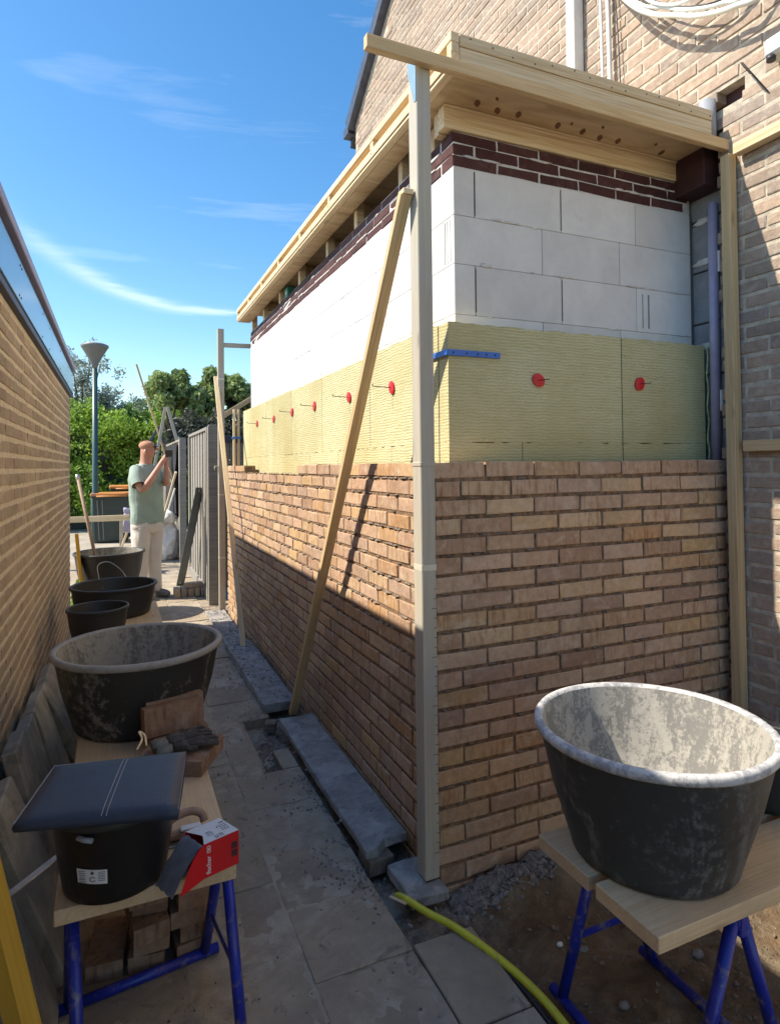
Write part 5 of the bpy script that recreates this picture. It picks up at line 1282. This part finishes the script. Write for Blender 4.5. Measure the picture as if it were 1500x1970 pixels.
from_bm('logo', bm, 'paint_white', bx)
bm = bmesh.new(); m3 = basis(T0+ex*.1+z*.0004, ex, ey); r_ = random.Random(4)
def pr(u, v, w, h): add_box(bm, (u, v, 0), (u+w, v+h, .0004))
for (u, v) in ((.026, .006), (.038, .006)): pr(u, v, .0015, .012); pr(u+.006, v, .0015, .012); pr(u, v+(.0 if u < .03 else .01), .0075, .0015)
for i in range(16): pr(.012+.004*(i % 4)+r_.uniform(0, .002), .024+.006*(i//4), r_.uniform(.002, .004), .0012)
for i in range(12): pr(.052+.007*(i % 3), .026+.008*(i//3), .0045, .0022)
pr(.058, .06, .012, .003); pr(.045, .045, .004, .004)
for v in bm.verts: v.co = m3 @ v.co
o = from_bm('small_print', bm, 'ink', bx); o['kind'] = 'stuff'
bm = bmesh.new(); q0 = B0+ex*.78+nrm*.0008
for k in (.28, .52):
    quadp(bm, q0+Ht*k, q0+ex*.17+Ht*k, q0+ex*.17+Ht*(k+.2), q0+Ht*(k+.2))
from_bm('dark_print', bm, 'redox', bx)
# bricks stacked under the plank
stk = thing('brick_pile', (-.9, .12, 0), 'pile of bricks on the paving under the left plank', 'bricks')
for r0 in range(5):
    for c0 in range(3):
        if c0 == 0 and r0 > 0: continue
        m = Matrix.Translation((-1.035+.115*c0+random.uniform(-.012, .012)+(.025 if r0 % 2 else 0), .10+random.uniform(-.03, .03), .028+.053*r0)) @ Matrix.Rotation(R(90+random.uniform(-9, 9)), 4, 'Z')
        link(bpy.data.objects.new('brick', brick_mesh(.205, .05, .1, 'brick_loose', (r0+c0) % 7)), stk, m)
# leaning slabs by the garage
for i, (y0, yl, zt, lab) in enumerate(((1.30, .45, .46, 'farthest of the grey slabs leaning on the garage wall'), (.95, .30, .49, 'pale slab leaning second farthest on the garage wall'), (.70, .22, .50, 'grey slab leaning third along the garage wall'), (.45, .21, .54, 'slab leaning nearest, just behind the kneeling pad'), (.05, .30, .50, 'slab leaning lowest beside the bucket'), (-.30, .30, .46, 'slab behind the yellow beam at the left edge'))):
    a = Vector((gx+.035, 0, zt)); bcx = (-1.17, -1.25, -1.27, -1.28, -1.22, -1.24)[i]
    b = Vector((bcx, 0, -.0)); d = (a-b).normalized(); nn = Vector((d.z, 0, -d.x))
    t = thing('leaning_slab', (-1.35, y0, 0), lab, 'slab', 'slabs leaning on the garage wall')
    bm = bmesh.new(); th_ = .05
    P0 = [b+nn*0, a, a-nn*th_ if False else a+nn*-th_*0, b]
    vs = []
    for yy in (y0, y0+yl):
        for p in (b, b+nn*th_, a+nn*th_, a): vs.append(bm.verts.new((p.x, yy, p.z)))
    for f in ((0,1,2,3), (7,6,5,4), (0,4,5,1), (1,5,6,2), (2,6,7,3), (3,7,4,0)): bm.faces.new([vs[k] for k in f])
    bmesh.ops.recalc_face_normals(bm, faces=bm.faces); bmesh.ops.bevel(bm, geom=bm.edges[:], offset=.006, segments=1, affect='EDGES')
    from_bm('concrete', bm, 'slab_lean', t)
ylw = thing('yellow_beam', (-1.25, -.5, 0), 'thick yellow timber beam slanting up past the lower left corner', 'beam')
beam('timber', (-1.163, -.45, -.02), (-1.425, -.45, 1.28), .046, .046, 'wood_yellow', ylw, up=(.86, -.5, 0), bev=.002)
gs = thing('galvanised_angle', (-1.3, -.2, .4), 'short pale metal angle between yellow beam and bucket', 'metal strip')
beam('strip', (-1.37, -.32, .46), (-1.19, -.12, .47), .022, .022, 'steel', gs)
# ================================================================== SLABS, HOSE, DEBRIS BY THE WALL
def conc(name, x0, x1, y0, y1, z0, z1, lab, amp=.006, seed=0, notch=False):
    bm = bmesh.new(); add_box(bm, (x0, y0, z0), (x1, y1, z1)); bmesh.ops.subdivide_edges(bm, edges=[e for e in bm.edges if abs(e.verts[0].co.y-e.verts[1].co.y) > .1], cuts=10)
    bmesh.ops.subdivide_edges(bm, edges=[e for e in bm.edges if abs(e.verts[0].co.x-e.verts[1].co.x) > .1], cuts=3)
    for v in bm.verts:
        v.co += Vector((amp*noise.noise(v.co*14+Vector((seed, 0, 0))), amp*noise.noise(v.co*15+Vector((0, seed, 0))), amp*.5*noise.noise(v.co*9)))
        if notch and v.co.y < y0+.02 and v.co.x > x0+.07: v.co.y += .045
    bmesh.ops.bevel(bm, geom=[e for e in bm.edges if e.calc_face_angle(0) > .8], offset=.004, segments=1, affect='EDGES')
    o = from_bm(name, bm, 'slab'); return tag(o, lab, 'slab', 'rough concrete slabs along the new wall')
conc('concrete_slab', -.205, -.012, .20, 1.54, .028, .062, 'long grey slab lying along the wall foot nearest the corner post', seed=1, notch=True)
conc('concrete_slab', -.235, -.03, 1.80, 3.25, .0, .055, 'crusty slab along the wall foot beyond the diagonal brace', seed=2, amp=.009)
conc('concrete_slab', -.22, -.03, 3.30, 4.6, -.02, .03, 'farthest slab along the wall foot near the sunlit strip', seed=3, amp=.009)
conc('concrete_slab', -.14, .004, -.062, .15, -.012, .024, 'small bluish slab under the foot of the corner post', seed=4, notch=False)
loose_brick((-.15, .23, .0), R(5), 'pale block wedged under the near end of the long slab', mat='mortar_crumb', grp='loose bricks by the wall foot', l=.1, h=.055)
loose_brick((-.235, 1.62, -.005), R(70), 'small brick end in the hole beside the paving', mat='mortar_crumb', grp='loose bricks by the wall foot', l=.07, h=.05, d=.06)
ho = thing('yellow_hose', (0, -.3, 0), 'yellow garden hose curving from the post foot to the bottom edge', 'hose')
tube('hose', spline([(-.152, .035, -.015), (-.15, -.02, .012), (-.11, -.12, .014), (-.062, -.215, .016), (.0, -.36, .005), (.034, -.50, .0), (.040, -.62, .0), (.03, -.8, .0), (0, -1.1, .0)], 8), .0115, 'hose', ho, 12)
h2_ = thing('dark_cable', (-.02, -.5, 0), 'thin dark cable lying beside the yellow hose', 'cable')
tube('cable', spline([(-.02, -.30, -.01), (.01, -.42, -.012), (.018, -.55, -.014), (.0, -.75, -.01), (-.05, -1.0, -.01)], 6), .006, 'hose_dark', h2_, 8)
wg = thing('wooden_wedge', (-.18, 0, 0), 'tiny pale wooden wedge by the end of the hose', 'wedge')
beam('wedge', (-.188, .012, .008), (-.155, -.05, .012), .012, .006, 'wood_new', wg)
def crumbs(name, gen, n, smin, smax, mat, lab, cat):
    VV = []; FF = []; ico = [(0, 0, 1), (.9, 0, .3), (.28, .85, .3), (-.72, .53, .3), (-.72, -.53, .3), (.28, -.85, .3), (0, 0, -.5)]
    fc = [(0,1,2),(0,2,3),(0,3,4),(0,4,5),(0,5,1),(6,2,1),(6,3,2),(6,4,3),(6,5,4),(6,1,5)]
    for i in range(n):
        x, y, z = gen(); s = smin+(smax-smin)*random.random()**3; b = len(VV); q = Quaternion((random.random()-.5, random.random()-.5, random.random()-.5, random.random()-.5)).normalized()
        for p in ico:
            v = q @ (Vector(p)*s*random.uniform(.7, 1.3)); VV.append((x+v.x, y+v.y, z+v.z*.8+s*.25))
        FF += [tuple(b+k for k in f) for f in fc]
    o = from_arr(name, VV, FF, mat); return tag(o, lab, cat, kind='stuff')
def g1():
    x = .02+abs(random.gauss(0, .22)); y = -.02-abs(random.gauss(0, .045)); return x, y, earth_z(x, y)
crumbs('mortar_rubble', g1, 3800, .003, .017, 'crumb', 'grey mortar crumbs heaped along the front wall foot', 'rubble')
def g3():
    y = random.uniform(-.2, 4.7); x = random.uniform(-.30, 0); return x, y, (-.03 if x < -.24 or (1.56 < y < 1.78) else .055 if y > .2 else -.02)
crumbs('wall_foot_crumbs', g3, 1600, .003, .011, 'crumb', 'grey crumbs scattered on slabs and soil along the alley wall', 'crumbs')
def g4():
    x = random.uniform(.05, 2.4); y = random.uniform(-1.8, -.15); return x, y, earth_z(x, y)-.002
crumbs('earth_pebbles', g4, 5500, .002, .012, 'mortar_crumb', 'small pebbles and clods scattered over the earth', 'pebbles')
def g6():
    x = -.215-abs(random.gauss(0, .07)); y = random.choice((random.uniform(-.3, 4.6), random.gauss(.45, .25), random.gauss(1.3, .3))); return x, y, (-.05 if x > -.37 and .98 < y < 1.72 else .0)
crumbs('edge_crumbs', g6, 2600, .0015, .009, 'crumb', 'grey crumbs thickly strewn along the paving edge by the wall', 'crumbs')
crumbs('dark_debris', lambda: (random.uniform(-.95, -.22), random.uniform(-.9, 3.5), .0), 260, .002, .007, 'trench', 'dark soil crumbs scattered on the alley paving', 'crumbs')
def g5():
    return random.uniform(-1.4, -.22), random.uniform(-1., 6.), .001
crumbs('paving_grit', g5, 2200, .001, .006, 'crumb', 'fine grit scattered over the alley paving', 'grit')
for (x, y, s, lab_) in ((.27, -.60, .016, 'pale stone lying nearest the hose under the right trestle'), (.215, -.66, .014, 'small pale stone at the bottom edge left of the trestle leg'), (.30, -.40, .015, 'grey stone lying nearest the brick wall on the dark earth'), (.245, -.35, .011, 'whitish chip on the earth beside the far trestle foot'), (.62, -.55, .02, 'largest stone on the earth below the right plank')):
    o = blob('stone', (x, y, earth_z(x, y)+s*.3), (s, s*.8, s*.6), 'bag' if s < .012 else 'crumb', None, 2, .3, 2); tag(o, lab_, 'stone', 'stones under the right trestle')
